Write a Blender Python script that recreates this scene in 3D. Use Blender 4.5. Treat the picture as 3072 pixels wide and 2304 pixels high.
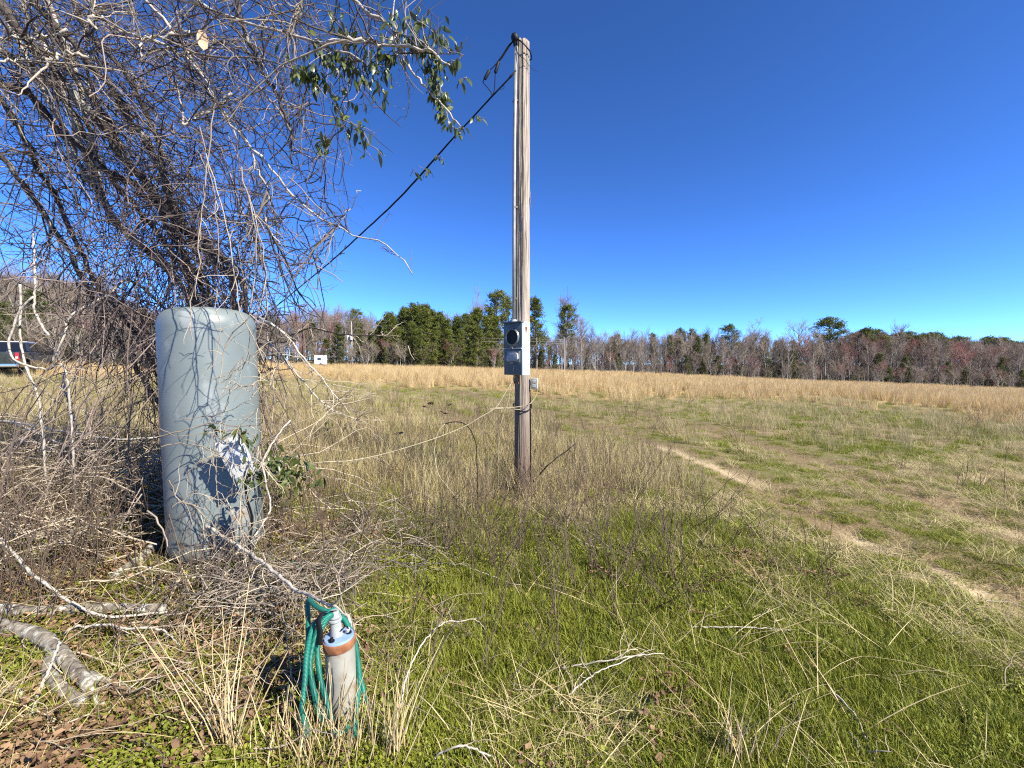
import bpy, bmesh, math, random
import numpy as np
from mathutils import Vector, Matrix, Euler

for o in list(bpy.data.objects):
    bpy.data.objects.remove(o)
scene = bpy.context.scene
COL = scene.collection
PI = math.pi
R = math.radians

# ------------------------------------------------------------------ camera
FPX, CX, CY = 1300.0, 1536.0, 1152.0           # focal length and centre in photo pixels (3072 x 2304)
PITCH = math.atan(62.0 / 1300.0)
CAM_Z = 1.40
cam_d = bpy.data.cameras.new('camera')
cam_d.sensor_width = 36.0
cam_d.lens = 36.0 * FPX / 3072.0
cam_d.clip_start = 0.05
cam_d.clip_end = 8000.0
cam = bpy.data.objects.new('camera', cam_d)
cam.location = (0, 0, CAM_Z)
cam.rotation_euler = (PI / 2 - PITCH, 0, 0)
COL.objects.link(cam)
scene.camera = cam

# ------------------------------------------------------------------ sky and sun
SUN_EL, SUN_AZ = R(40), R(126)                 # azimuth from +Y towards +X: behind the camera, to the right
world = bpy.data.worlds.new('World')
scene.world = world
world.use_nodes = True
wn = world.node_tree
bg = wn.nodes['Background']
sky = wn.nodes.new('ShaderNodeTexSky')
sky.sky_type = 'NISHITA'
sky.sun_disc = False
sky.sun_elevation = SUN_EL
sky.sun_rotation = SUN_AZ
sky.altitude = 100
sky.air_density = 0.4
sky.dust_density = 0.0
sky.ozone_density = 10.0
sky_gamma = wn.nodes.new('ShaderNodeGamma')            # the phone's contrasty rendering of a clear sky
sky_gamma.inputs['Gamma'].default_value = 1.13
wn.links.new(sky.outputs[0], sky_gamma.inputs['Color'])
sky_sat = wn.nodes.new('ShaderNodeHueSaturation')
sky_sat.inputs['Saturation'].default_value = 1.03
wn.links.new(sky_gamma.outputs[0], sky_sat.inputs['Color'])
wn.links.new(sky_sat.outputs[0], bg.inputs[0])
bg.inputs[1].default_value = 0.15
to_sun = Vector((math.sin(SUN_AZ) * math.cos(SUN_EL), math.cos(SUN_AZ) * math.cos(SUN_EL), math.sin(SUN_EL)))
sl = bpy.data.lights.new('sun', 'SUN')
sl.energy = 5.0
sl.angle = R(0.5)
sl.color = (1.0, 0.95, 0.86)
so = bpy.data.objects.new('sun', sl)
so.rotation_euler = to_sun.to_track_quat('Z', 'Y').to_euler()
so.location = to_sun * 60
COL.objects.link(so)
vs = scene.view_settings
vs.view_transform = 'Standard'
vs.look = 'None'
vs.exposure = 1.1
vs.gamma = 1.0
vs.use_curve_mapping = False
scene.render.engine = 'CYCLES'
scene.cycles.max_bounces = 2
scene.cycles.diffuse_bounces = 1
scene.cycles.glossy_bounces = 2
scene.cycles.transmission_bounces = 2
scene.cycles.transparent_max_bounces = 4
scene.cycles.use_denoising = False
scene.cycles.filter_width = 1.15
scene.cycles.sample_clamp_indirect = 3.0

# ------------------------------------------------------------------ pixels to directions
FWD = np.array([0, math.cos(PITCH), -math.sin(PITCH)])
UPV = np.array([0, math.sin(PITCH), math.cos(PITCH)])
RGT = np.array([1.0, 0, 0])


def ray(px, py):
    return FWD + RGT * ((px - CX) / FPX) - UPV * ((py - CY) / FPX)


def at(px, py, depth):
    """point on the pixel's ray at ground distance y = depth"""
    d = ray(px, py)
    return np.array([0, 0, CAM_Z]) + d * (depth / d[1])


def proj(x, y, z):
    """world to photo pixels (arrays)"""
    zz = z - CAM_Z
    f = np.maximum(y * FWD[1] + zz * FWD[2], 0.3)
    u = y * UPV[1] + zz * UPV[2]
    return CX + FPX * x / f, CY - FPX * u / f


# ------------------------------------------------------------------ value noise and terrain
_tab = np.random.RandomState(7).rand(256, 256)


def vnoise(x, y, s=1.0, seed=0):
    x = np.asarray(x, float) / s + 17.3 * seed
    y = np.asarray(y, float) / s + 9.1 * seed
    xi = np.floor(x).astype(int); yi = np.floor(y).astype(int)
    fx = x - xi; fy = y - yi
    fx = fx * fx * (3 - 2 * fx); fy = fy * fy * (3 - 2 * fy)
    a = _tab[xi % 256, yi % 256]; b = _tab[(xi + 1) % 256, yi % 256]
    c = _tab[xi % 256, (yi + 1) % 256]; d = _tab[(xi + 1) % 256, (yi + 1) % 256]
    return (a * (1 - fx) + b * fx) * (1 - fy) + (c * (1 - fx) + d * fx) * fy


def fbm(x, y, s=1.0, seed=0):
    return 0.5 * vnoise(x, y, s, seed) + 0.3 * vnoise(x, y, s * 0.47, seed + 3) + 0.2 * vnoise(x, y, s * 0.21, seed + 5)


def gz0(x, y):
    x = np.asarray(x, float); y = np.asarray(y, float)
    z = -0.030 * 220 * np.tanh(x / 220) - 0.013 * np.clip(x - 12, 0, 160)
    r = np.sqrt(x * x + y * y)
    z = z + (vnoise(x, y, 1.1, 1) - 0.5) * 0.05 + (vnoise(x, y, 0.35, 2) - 0.5) * 0.02
    z = z + (vnoise(x, y, 9.0, 3) - 0.5) * 0.25 * np.clip((r - 6) / 20, 0, 1)
    return z


def ground0(px, py, fn=None):
    fn = fn or gz0
    d = ray(px, py)
    z = 0.0
    for _ in range(60):
        t = (z - CAM_Z) / d[2]
        p = np.array([0, 0, CAM_Z]) + d * t
        z = 0.5 * z + 0.5 * float(fn(p[0], p[1]))
    return np.array([p[0], p[1], float(fn(p[0], p[1]))])


def smooth_line(P, n):
    """Catmull-Rom through the points, n samples evenly by length"""
    P = np.asarray(P, float)
    if len(P) == 2:
        t = np.linspace(0, 1, n)[:, None]
        return P[0] * (1 - t) + P[1] * t
    Q = np.vstack([2 * P[0] - P[1], P, 2 * P[-1] - P[-2]])
    out = []
    for i in range(1, len(Q) - 2):
        t = np.linspace(0, 1, 12, endpoint=False)[:, None]
        a, b, c, d = Q[i - 1], Q[i], Q[i + 1], Q[i + 2]
        out.append(0.5 * (2 * b + (c - a) * t + (2 * a - 5 * b + 4 * c - d) * t ** 2 + (3 * b - a - 3 * c + d) * t ** 3))
    out.append(P[-1:])
    out = np.vstack(out)
    s = np.concatenate([[0], np.cumsum(np.linalg.norm(np.diff(out, axis=0), axis=1))])
    u = np.linspace(0, s[-1], n)
    return np.stack([np.interp(u, s, out[:, k]) for k in range(out.shape[1])], 1)


RUT_A = smooth_line([ground0(*p)[:2] for p in [(3500, 2010), (3072, 1815), (2840, 1700), (2560, 1600), (2250, 1440), (2000, 1345), (1760, 1272), (1560, 1222), (1380, 1180), (1200, 1155)]], 160)
RUT_B = smooth_line([ground0(*p)[:2] for p in [(3500, 1730), (3072, 1602), (2900, 1540), (2700, 1478), (2450, 1385), (2200, 1312), (1930, 1245), (1720, 1208), (1540, 1175), (1330, 1148)]], 160)


def dist_line(x, y, L):
    x = np.asarray(x, float).ravel(); y = np.asarray(y, float).ravel()
    out = np.full(x.shape, 99.0)
    near = (x > -12) & (x < 22) & (y > -2) & (y < 34)
    if near.any():
        d = np.hypot(x[near, None] - L[None, :, 0], y[near, None] - L[None, :, 1])
        out[near] = d.min(1)
    return out


def rut_depth(x, y):
    a = dist_line(x, y, RUT_A); b = dist_line(x, y, RUT_B)
    return np.exp(-(a / 0.22) ** 2), np.exp(-(b / 0.22) ** 2)


def gz(x, y):
    x = np.asarray(x, float); y = np.asarray(y, float)
    ra, rb = rut_depth(x, y)
    return gz0(x, y) - 0.05 * (ra + rb).reshape(x.shape)


def ground(px, py):
    return ground0(px, py, gz)


# ------------------------------------------------------------------ scene helpers
def tag(o, label=None, cat=None, group=None, kind=None):
    if label: o['label'] = label
    if cat: o['category'] = cat
    if group: o['group'] = group
    if kind: o['kind'] = kind
    return o


def empty(name, loc=(0, 0, 0), rz=0.0):
    o = bpy.data.objects.new(name, None)
    o.location = Vector([float(v) for v in loc])
    o.rotation_euler = (0, 0, rz)
    o.empty_display_size = 0.2
    COL.objects.link(o)
    return o


def link(name, me, parent=None):
    o = bpy.data.objects.new(name, me)
    COL.objects.link(o)
    if parent is not None:
        o.parent = parent
    return o


def mesh_np(name, V, quads=None, tris=None, mat=None, smooth=True, attrs=None):
    me = bpy.data.meshes.new(name)
    V = np.asarray(V, np.float32)
    nq = 0 if quads is None else len(quads)
    nt = 0 if tris is None else len(tris)
    me.vertices.add(len(V))
    me.vertices.foreach_set('co', V.ravel())
    if nq + nt:
        li = []
        if nq: li.append(np.asarray(quads, np.int32).ravel())
        if nt: li.append(np.asarray(tris, np.int32).ravel())
        li = np.concatenate(li)
        me.loops.add(len(li))
        me.loops.foreach_set('vertex_index', li)
        st = np.concatenate([np.arange(nq) * 4, nq * 4 + np.arange(nt) * 3]).astype(np.int32)
        me.polygons.add(nq + nt)
        me.polygons.foreach_set('loop_start', st)
        me.polygons.foreach_set('use_smooth', np.full(nq + nt, smooth))
    for k, v in (attrs or {}).items():
        a = me.attributes.new(k, 'FLOAT', 'POINT')
        a.data.foreach_set('value', np.asarray(v, np.float32).ravel())
    me.update(calc_edges=True)
    me.validate()
    if mat: me.materials.append(mat)
    return me


class Tubes:
    """a batch of tapering tubes that ends up as one mesh"""
    def __init__(self):
        self.V = []; self.Q = []; self.T = []; self.rnd = []; self.n = 0

    def batch(self, P, Rr, k=4, rnd=None, cap=False, seed=0):
        P = np.asarray(P, float)
        if P.ndim == 2:
            P = P[None]; Rr = np.asarray(Rr, float)[None]
        Rr = np.asarray(Rr, float)
        W, n, _ = P.shape
        if rnd is None: rnd = np.zeros(W)
        rnd = np.broadcast_to(np.asarray(rnd, float), (W,))
        T = np.gradient(P, axis=1)
        T /= np.linalg.norm(T, axis=2, keepdims=True) + 1e-9
        m = np.abs(T.mean(1))
        ref = np.eye(3)[np.argmin(m, axis=1)][:, None, :]
        N = np.cross(T, np.broadcast_to(ref, T.shape))
        N /= np.linalg.norm(N, axis=2, keepdims=True) + 1e-9
        B = np.cross(T, N)
        a = np.arange(k) * 2 * PI / k
        ring = P[:, :, None, :] + Rr[:, :, None, None] * (np.cos(a)[None, None, :, None] * N[:, :, None, :] + np.sin(a)[None, None, :, None] * B[:, :, None, :])
        V = ring.reshape(-1, 3)
        base = self.n + (np.arange(W) * n * k)[:, None, None]
        i = np.arange(n - 1)[None, :, None] * k
        j = np.arange(k)[None, None, :]
        j2 = (j + 1) % k
        q = np.stack([base + i + j, base + i + j2, base + i + k + j2, base + i + k + j], -1).reshape(-1, 4)
        self.V.append(V); self.Q.append(q)
        self.rnd.append(np.repeat(rnd, n * k))
        self.n += len(V)
        if cap:
            for e in (0, n - 1):
                c = self.n + np.arange(W)
                self.V.append(P[:, e]); self.rnd.append(rnd); self.n += W
                b0 = base[:, :, 0] + e * k
                jj = np.arange(k)[None, :]
                t = np.stack([np.broadcast_to(c[:, None], (W, k)), b0 + jj, b0 + (jj + 1) % k], -1).reshape(-1, 3)
                if e == 0: t = t[:, ::-1]
                self.T.append(t)
        return self

    def mesh(self, name, mat):
        V = np.vstack(self.V)
        return mesh_np(name, V, np.vstack(self.Q), np.vstack(self.T) if self.T else None, mat, True, {'rnd': np.concatenate(self.rnd)})

    def obj(self, name, mat, parent=None):
        return link(name, self.mesh(name, mat), parent)


def walks(P0, D0, L, n, wander, grav, rs, bias=None):
    """many wandering curves at once: (W, n+1, 3)"""
    P0 = np.asarray(P0, float); W = len(P0)
    D = np.array(D0, float); D /= np.linalg.norm(D, axis=1, keepdims=True) + 1e-9
    L = np.broadcast_to(np.asarray(L, float), (W,))
    step = (L / n)[:, None]
    out = [P0]
    p = P0.copy()
    for i in range(n):
        D = D + rs.normal(0, wander, (W, 3))
        D[:, 2] += grav
        if bias is not None: D = D + bias
        D /= np.linalg.norm(D, axis=1, keepdims=True) + 1e-9
        p = p + D * step
        out.append(p.copy())
    return np.stack(out, 1)


def sprout(P, rs, count, lo=0.15, hi=1.0, spread=0.8, up=0.0):
    """child start points and directions along a batch of parents"""
    W, n, _ = P.shape
    w = rs.randint(0, W, count)
    t = rs.uniform(lo, hi, count) * (n - 1)
    i = np.minimum(t.astype(int), n - 2); f = (t - i)[:, None]
    a = P[w, i]; b = P[w, i + 1]
    p = a * (1 - f) + b * f
    d = b - a; d /= np.linalg.norm(d, axis=1, keepdims=True) + 1e-9
    d = d + rs.normal(0, spread, (count, 3)); d[:, 2] += up
    return p, d


class MB:
    """small solid parts: boxes, prisms, lathes; one mesh per build()"""
    def __init__(self):
        self.bm = bmesh.new()

    def box(self, c, s, rot=None, bevel=0.0):
        r = bmesh.ops.create_cube(self.bm, size=1.0)
        vs_ = r['verts']
        M = Matrix.Translation(Vector(c)) @ (rot.to_4x4() if rot is not None else Matrix()) @ Matrix.Diagonal((s[0], s[1], s[2], 1))
        bmesh.ops.transform(self.bm, matrix=M, verts=vs_)
        if bevel > 0:
            es = list({e for v in vs_ for e in v.link_edges})
            bmesh.ops.bevel(self.bm, geom=es, offset=bevel, segments=2, affect='EDGES', profile=0.6)
        return self

    def cyl(self, p0, p1, r0, r1=None, k=16, bevel=0.0):
        p0 = Vector([float(v) for v in p0]); p1 = Vector([float(v) for v in p1])
        r1 = r0 if r1 is None else r1
        r = bmesh.ops.create_cone(self.bm, cap_ends=True, segments=k, radius1=r0, radius2=r1, depth=(p1 - p0).length)
        q = (p1 - p0).to_track_quat('Z', 'Y')
        M = Matrix.Translation((p0 + p1) / 2) @ q.to_matrix().to_4x4()
        bmesh.ops.transform(self.bm, matrix=M, verts=r['verts'])
        if bevel > 0:
            es = list({e for v in r['verts'] for e in v.link_edges if len([f for f in e.link_faces if len(f.verts) > 4]) == 1})
            bmesh.ops.bevel(self.bm, geom=es, offset=bevel, segments=2, affect='EDGES', profile=0.6)
        return self

    def lathe(self, prof, k=32, jit=None):
        rings = []
        for r, z in prof:
            rings.append([self.bm.verts.new((r * math.cos(2 * PI * i / k), r * math.sin(2 * PI * i / k), z)) for i in range(k)])
        for a, b in zip(rings, rings[1:]):
            for i in range(k):
                self.bm.faces.new((a[i], a[(i + 1) % k], b[(i + 1) % k], b[i]))
        self.bm.faces.new(rings[0][::-1]); self.bm.faces.new(rings[-1])
        return self

    def prism(self, poly, y0, y1, bevel=0.0):
        """polygon in x,z extruded along y"""
        a = [self.bm.verts.new((p[0], y0, p[1])) for p in poly]
        b = [self.bm.verts.new((p[0], y1, p[1])) for p in poly]
        n = len(poly)
        fs = [self.bm.faces.new(a), self.bm.faces.new(b[::-1])]
        for i in range(n):
            fs.append(self.bm.faces.new((a[i], b[i], b[(i + 1) % n], a[(i + 1) % n])))
        if bevel > 0:
            es = list({e for f in fs for e in f.edges})
            bmesh.ops.bevel(self.bm, geom=es, offset=bevel, segments=2, affect='EDGES', profile=0.6)
        return self

    def torus(self, c, q, R0, r0, k=28, m=8):
        vv = []
        for i in range(k):
            a = 2 * PI * i / k
            row = []
            for j in range(m):
                b = 2 * PI * j / m
                p = Vector(((R0 + r0 * math.cos(b)) * math.cos(a), (R0 + r0 * math.cos(b)) * math.sin(a), r0 * math.sin(b)))
                row.append(self.bm.verts.new(Vector(c) + q @ p))
            vv.append(row)
        for i in range(k):
            for j in range(m):
                self.bm.faces.new((vv[i][j], vv[(i + 1) % k][j], vv[(i + 1) % k][(j + 1) % m], vv[i][(j + 1) % m]))
        return self

    def build(self, name, mat, parent=None, smooth=True, angle=40):
        bmesh.ops.recalc_face_normals(self.bm, faces=self.bm.faces)
        me = bpy.data.meshes.new(name)
        self.bm.to_mesh(me); self.bm.free()
        me.materials.append(mat)
        if smooth:
            me.polygons.foreach_set('use_smooth', [True] * len(me.polygons))
            me.set_sharp_from_angle(angle=R(angle))
        return link(name, me, parent)


# ------------------------------------------------------------------ materials
def pmat(name, c1, c2, scale=8.0, rough=0.8, bump=0.15, stretch=(1, 1, 1), rnd=0.0, c3=None, c3_at=0.6, c3_scale=3.0,
         trans=0.0, metal=0.0, spec=0.3, inst=0.0, detail=6.0, bdist=0.01, coat=0.0):
    """noise-mixed two or three colour surface; 'rnd' mixes by the per-piece attribute, 'inst' by instance"""
    m = bpy.data.materials.new(name); m.use_nodes = True
    nt = m.node_tree; N = nt.nodes; Lk = nt.links
    b = N['Principled BSDF']
    tc = N.new('ShaderNodeTexCoord'); mp = N.new('ShaderNodeMapping')
    mp.inputs['Scale'].default_value = stretch
    Lk.new(tc.outputs['Object'], mp.inputs['Vector'])
    no = N.new('ShaderNodeTexNoise'); no.inputs['Scale'].default_value = scale; no.inputs['Detail'].default_value = detail
    Lk.new(mp.outputs[0], no.inputs['Vector'])
    rp = N.new('ShaderNodeMapRange'); rp.inputs['From Min'].default_value = 0.3; rp.inputs['From Max'].default_value = 0.7
    Lk.new(no.outputs['Fac'], rp.inputs['Value'])
    fac = rp.outputs[0]
    if rnd or inst:
        src = None
        if rnd:
            at_ = N.new('ShaderNodeAttribute'); at_.attribute_name = 'rnd'; src = at_.outputs['Fac']; w = rnd
        else:
            oi = N.new('ShaderNodeObjectInfo'); src = oi.outputs['Random']; w = inst
        mx = N.new('ShaderNodeMix'); mx.data_type = 'FLOAT'; mx.inputs[0].default_value = w
        Lk.new(fac, mx.inputs[2]); Lk.new(src, mx.inputs[3]); fac = mx.outputs[0]
        if rnd and inst:
            oi = N.new('ShaderNodeObjectInfo')
            mx2 = N.new('ShaderNodeMix'); mx2.data_type = 'FLOAT'; mx2.inputs[0].default_value = inst
            Lk.new(fac, mx2.inputs[2]); Lk.new(oi.outputs['Random'], mx2.inputs[3]); fac = mx2.outputs[0]
    mc = N.new('ShaderNodeMix'); mc.data_type = 'RGBA'
    mc.inputs[6].default_value = (*c1, 1); mc.inputs[7].default_value = (*c2, 1)
    Lk.new(fac, mc.inputs[0])
    colr = mc.outputs[2]
    if c3 is not None:
        n3 = N.new('ShaderNodeTexNoise'); n3.inputs['Scale'].default_value = c3_scale; n3.inputs['Detail'].default_value = 8
        Lk.new(mp.outputs[0], n3.inputs['Vector'])
        r3 = N.new('ShaderNodeMapRange'); r3.inputs['From Min'].default_value = c3_at; r3.inputs['From Max'].default_value = c3_at + 0.08
        Lk.new(n3.outputs['Fac'], r3.inputs['Value'])
        m3 = N.new('ShaderNodeMix'); m3.data_type = 'RGBA'; m3.inputs[7].default_value = (*c3, 1)
        Lk.new(r3.outputs[0], m3.inputs[0]); Lk.new(colr, m3.inputs[6]); colr = m3.outputs[2]
    Lk.new(colr, b.inputs['Base Color'])
    b.inputs['Roughness'].default_value = rough
    b.inputs['Metallic'].default_value = metal
    b.inputs['Specular IOR Level'].default_value = spec
    if coat: b.inputs['Coat Weight'].default_value = coat
    if bump:
        bp = N.new('ShaderNodeBump'); bp.inputs['Strength'].default_value = bump; bp.inputs['Distance'].default_value = bdist
        Lk.new(no.outputs['Fac'], bp.inputs['Height']); Lk.new(bp.outputs[0], b.inputs['Normal'])
    if trans:
        tr = N.new('ShaderNodeBsdfTranslucent'); Lk.new(colr, tr.inputs['Color'])
        ms = N.new('ShaderNodeMixShader'); ms.inputs[0].default_value = trans
        Lk.new(b.outputs[0], ms.inputs[1]); Lk.new(tr.outputs[0], ms.inputs[2])
        Lk.new(ms.outputs[0], N['Material Output'].inputs['Surface'])
    return m


M = {}
M['bark_dark'] = pmat('bark_dark', (0.03, 0.024, 0.021), (0.11, 0.088, 0.07), 40, 0.9, 0.5, (1, 1, 0.35), c3=(0.26, 0.25, 0.2), c3_at=0.58, c3_scale=14)
M['bark_pale'] = pmat('bark_pale', (0.28, 0.235, 0.18), (0.6, 0.54, 0.44), 30, 0.85, 0.4, rnd=0.3, c3=(0.1, 0.08, 0.06), c3_at=0.6, c3_scale=25)
M['twig'] = pmat('twig', (0.028, 0.02, 0.018), (0.40, 0.33, 0.25), 9, 0.85, 0.0, rnd=0.88)
M['vine'] = pmat('vine', (0.028, 0.018, 0.018), (0.33, 0.25, 0.2), 9, 0.8, 0.0, rnd=0.88)
M['dead_twig'] = pmat('dead_twig', (0.17, 0.125, 0.08), (0.58, 0.48, 0.34), 14, 0.85, 0.0, rnd=0.75)
M['log'] = pmat('log', (0.07, 0.055, 0.04), (0.3, 0.26, 0.2), 30, 0.9, 0.9, c3=(0.42, 0.40, 0.33), c3_at=0.54, c3_scale=22, bdist=0.02)
M['leaf'] = pmat('leaf', (0.03, 0.05, 0.012), (0.15, 0.17, 0.04), 5, 0.38, 0.0, inst=0.7, trans=0.22, spec=0.5)
M['dead_leaf'] = pmat('dead_leaf', (0.06, 0.024, 0.013), (0.38, 0.24, 0.13), 9, 0.8, 0.1, rnd=0.7, trans=0.15)
M['big_dead_leaf'] = pmat('big_dead_leaf', (0.5, 0.33, 0.18), (0.75, 0.58, 0.38), 9, 0.8, 0.1, trans=0.2)
M['grass'] = pmat('grass', (0.085, 0.115, 0.009), (0.38, 0.385, 0.05), 3, 0.6, 0.0, rnd=0.65, inst=0.35, trans=0.3)
M['weed'] = pmat('weed', (0.09, 0.13, 0.01), (0.36, 0.36, 0.045), 3, 0.55, 0.0, rnd=0.6, inst=0.4, trans=0.3)
M['dry'] = pmat('dry', (0.26, 0.19, 0.075), (0.64, 0.54, 0.28), 3, 0.75, 0.0, rnd=0.6, inst=0.35, trans=0.2)
M['golden'] = pmat('golden', (0.42, 0.27, 0.105), (0.82, 0.64, 0.34), 3, 0.7, 0.0, rnd=0.6, inst=0.35, trans=0.25)
M['straw'] = pmat('straw', (0.45, 0.3, 0.13), (0.8, 0.66, 0.38), 3, 0.6, 0.0, rnd=0.7, trans=0.2)
M['stalk'] = pmat('stalk', (0.06, 0.042, 0.03), (0.2, 0.14, 0.09), 5, 0.85, 0.0, rnd=0.6, inst=0.3)
# ================================================================== the ground
def zone(x, y):
    """what grows where: golden tall grass, bare track, green share, leaf litter share"""
    z = gz0(x, y)
    px, py = proj(x, y, z)
    yy = np.asarray(y, float)
    front = yy > 1.2
    gb = np.interp(px, [-3000, 0, 700, 1000, 1250, 1600, 2000, 2400, 2800, 3072, 5000], [1135, 1120, 1112, 1128, 1150, 1172, 1182, 1198, 1225, 1258, 1400])
    gb = gb + (fbm(x, y, 3.0, 11) - 0.5) * 64
    golden = np.clip((gb - py) / 34 + 0.5, 0, 1) * front
    edge = np.interp(px, [-3000, 0, 400, 700, 1000, 1560, 2000, 3072, 5000], [31, 31, 38, 64, 66, 70, 78, 80, 80])
    wood = np.clip((yy - edge) / 4, 0, 1)
    golden = golden * (1 - wood)
    da = dist_line(x, y, RUT_A); db = dist_line(x, y, RUT_B)
    n = fbm(x, y, 1.3, 4)
    bare = np.maximum(np.exp(-(da / 0.5) ** 2), np.exp(-(db / 0.5) ** 2)) * np.clip(0.55 + 1.5 * (n - 0.32), 0, 1)
    corr = np.minimum(da, db) < 1.0
    g_near = np.interp(py, [1150, 1300, 1480, 1600, 1800, 2600], [0.4, 0.3, 0.42, 0.68, 0.84, 0.9])
    green = g_near + (fbm(x, y, 0.8, 6) - 0.5) * 0.9
    green = np.where(corr, 0.56 + (n - 0.5) * 1.2, green)
    right = (px > 2050) & (py < 1560)
    green = np.where(right & ~corr, 0.42 + (fbm(x, y, 1.6, 8) - 0.5) * 1.5, green)
    green = np.where(px < 900, green - 0.15, green)
    green = green - 0.42 * np.clip((1150 - px) / 250, 0, 1) * np.clip((py - 1450) / 150, 0, 1)
    left = np.clip((1150 - px) / 350, 0, 1) * np.clip((py - 1450) / 200, 0, 1)
    litter = left * np.clip(0.5 + 1.8 * (fbm(x, y, 0.6, 9) - 0.4), 0, 1)
    litter = np.maximum(litter, np.clip((fbm(x, y, 0.7, 10) - 0.6) * 3, 0, 0.35) * (py > 1450))
    return dict(px=px, py=py, golden=golden, bare=bare, green=np.clip(green, 0, 1), wood=wood, litter=np.clip(litter, 0, 1), corr=corr, da=da, db=db)


def axis(lo, hi, n, s):
    a = math.asinh(lo / s); b = math.asinh(hi / s)
    return s * np.sinh(np.linspace(a, b, n))


gx = axis(-2500, 2500, 420, 2.4)
gy = axis(-1200, 4000, 420, 2.6) + 2.5
GX, GY = np.meshgrid(gx, gy)
fx = GX.ravel(); fy = GY.ravel()
GZ = gz(fx, fy)
nx = len(gx); ny = len(gy)
ii = (np.arange(ny - 1)[:, None] * nx + np.arange(nx - 1)[None, :]).ravel()
Zn = zone(fx, fy)


def ground_material():
    m = bpy.data.materials.new('ground'); m.use_nodes = True
    nt = m.node_tree; N = nt.nodes; Lk = nt.links; b = N['Principled BSDF']
    geo = N.new('ShaderNodeNewGeometry')

    def noise(sc, d=8):
        n = N.new('ShaderNodeTexNoise'); n.inputs['Scale'].default_value = sc; n.inputs['Detail'].default_value = d
        Lk.new(geo.outputs['Position'], n.inputs['Vector']); return n.outputs['Fac']

    def ramp(src, lo, hi):
        r = N.new('ShaderNodeMapRange'); r.inputs['From Min'].default_value = lo; r.inputs['From Max'].default_value = hi
        Lk.new(src, r.inputs['Value']); return r.outputs[0]

    def mix(f, a, c):
        x = N.new('ShaderNodeMix'); x.data_type = 'RGBA'
        if isinstance(f, float): x.inputs[0].default_value = f
        else: Lk.new(f, x.inputs[0])
        for i, v in ((6, a), (7, c)):
            if isinstance(v, tuple): x.inputs[i].default_value = (*v, 1)
            else: Lk.new(v, x.inputs[i])
        return x.outputs[2]

    def attr(n):
        a = N.new('ShaderNodeAttribute'); a.attribute_name = n; return a.outputs['Fac']

    fine = ramp(noise(60, 4), 0.35, 0.65); mid = ramp(noise(7), 0.35, 0.65); big = ramp(noise(0.6), 0.3, 0.7)
    soil = mix(fine, (0.1, 0.062, 0.036), (0.26, 0.17, 0.1))
    thatch = mix(fine, (0.16, 0.115, 0.06), (0.4, 0.31, 0.17))
    green = mix(fine, (0.05, 0.075, 0.015), (0.16, 0.18, 0.04))
    sand = mix(fine, (0.33, 0.24, 0.13), (0.56, 0.44, 0.27))
    gold = mix(mid, (0.3, 0.19, 0.075), (0.5, 0.36, 0.16))
    c = mix(mid, soil, thatch)
    c = mix(attr('green'), c, green)
    c = mix(attr('litter'), c, mix(mid, (0.08, 0.045, 0.028), (0.22, 0.13, 0.08)))
    c = mix(attr('bare'), c, mix(mid, soil, mix(fine, (0.15, 0.095, 0.05), (0.27, 0.18, 0.1))))
    c = mix(attr('sand'), c, sand)
    c = mix(attr('golden'), c, gold)
    c = mix(attr('wood'), c, mix(mid, (0.07, 0.045, 0.028), (0.17, 0.115, 0.07)))
    Lk.new(c, b.inputs['Base Color']); b.inputs['Roughness'].default_value = 0.95
    b.inputs['Specular IOR Level'].default_value = 0.1
    bp = N.new('ShaderNodeBump'); bp.inputs['Strength'].default_value = 0.7; bp.inputs['Distance'].default_value = 0.03
    Lk.new(noise(25, 8), bp.inputs['Height']); Lk.new(bp.outputs[0], b.inputs['Normal'])
    return m


def sand_amount(x, y, Z):
    """pale bare sand where the tyres have worn through"""
    s = np.zeros(len(x))
    for (p, rx, ry) in (((2130, 1390), 1.0, 0.11), ((2010, 1345), 0.6, 0.07), ((2580, 1608), 0.24, 0.08), ((2690, 1660), 0.16, 0.06), ((2990, 1575), 0.5, 0.06), ((2850, 1725), 0.22, 0.13), ((2960, 1780), 0.2, 0.09)):
        c = ground0(*p)
        L = RUT_A if p not in ((2990, 1575),) else RUT_B
        d = np.hypot(L[:, 0] - c[0], L[:, 1] - c[1]); k = int(np.argmin(d)); k0 = max(k - 2, 0); k1 = min(k + 2, len(L) - 1)
        t = L[k1] - L[k0]; t /= np.linalg.norm(t)
        u = (x - c[0]) * t[0] + (y - c[1]) * t[1]; v = -(x - c[0]) * t[1] + (y - c[1]) * t[0]
        s = np.maximum(s, np.exp(-(u / rx) ** 4 - (v / ry) ** 2))
    s = s * np.clip((fbm(x, y, 0.35, 21) - 0.25) * 4, 0, 1)
    return np.clip(s * 1.4, 0, 1)


gme = mesh_np('ground', np.stack([fx, fy, GZ], 1), np.stack([ii, ii + 1, ii + nx + 1, ii + nx], 1), None, ground_material(), True,
              {'green': Zn['green'] * 0.8, 'litter': Zn['litter'], 'bare': np.clip(Zn['bare'], 0, 1) * 0.7, 'golden': Zn['golden'], 'wood': Zn['wood'], 'sand': sand_amount(fx, fy, Zn)})
tag(link('ground', gme), 'gently sloping field of grass, weeds and bare wheel tracks', None, None, 'structure')


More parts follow.
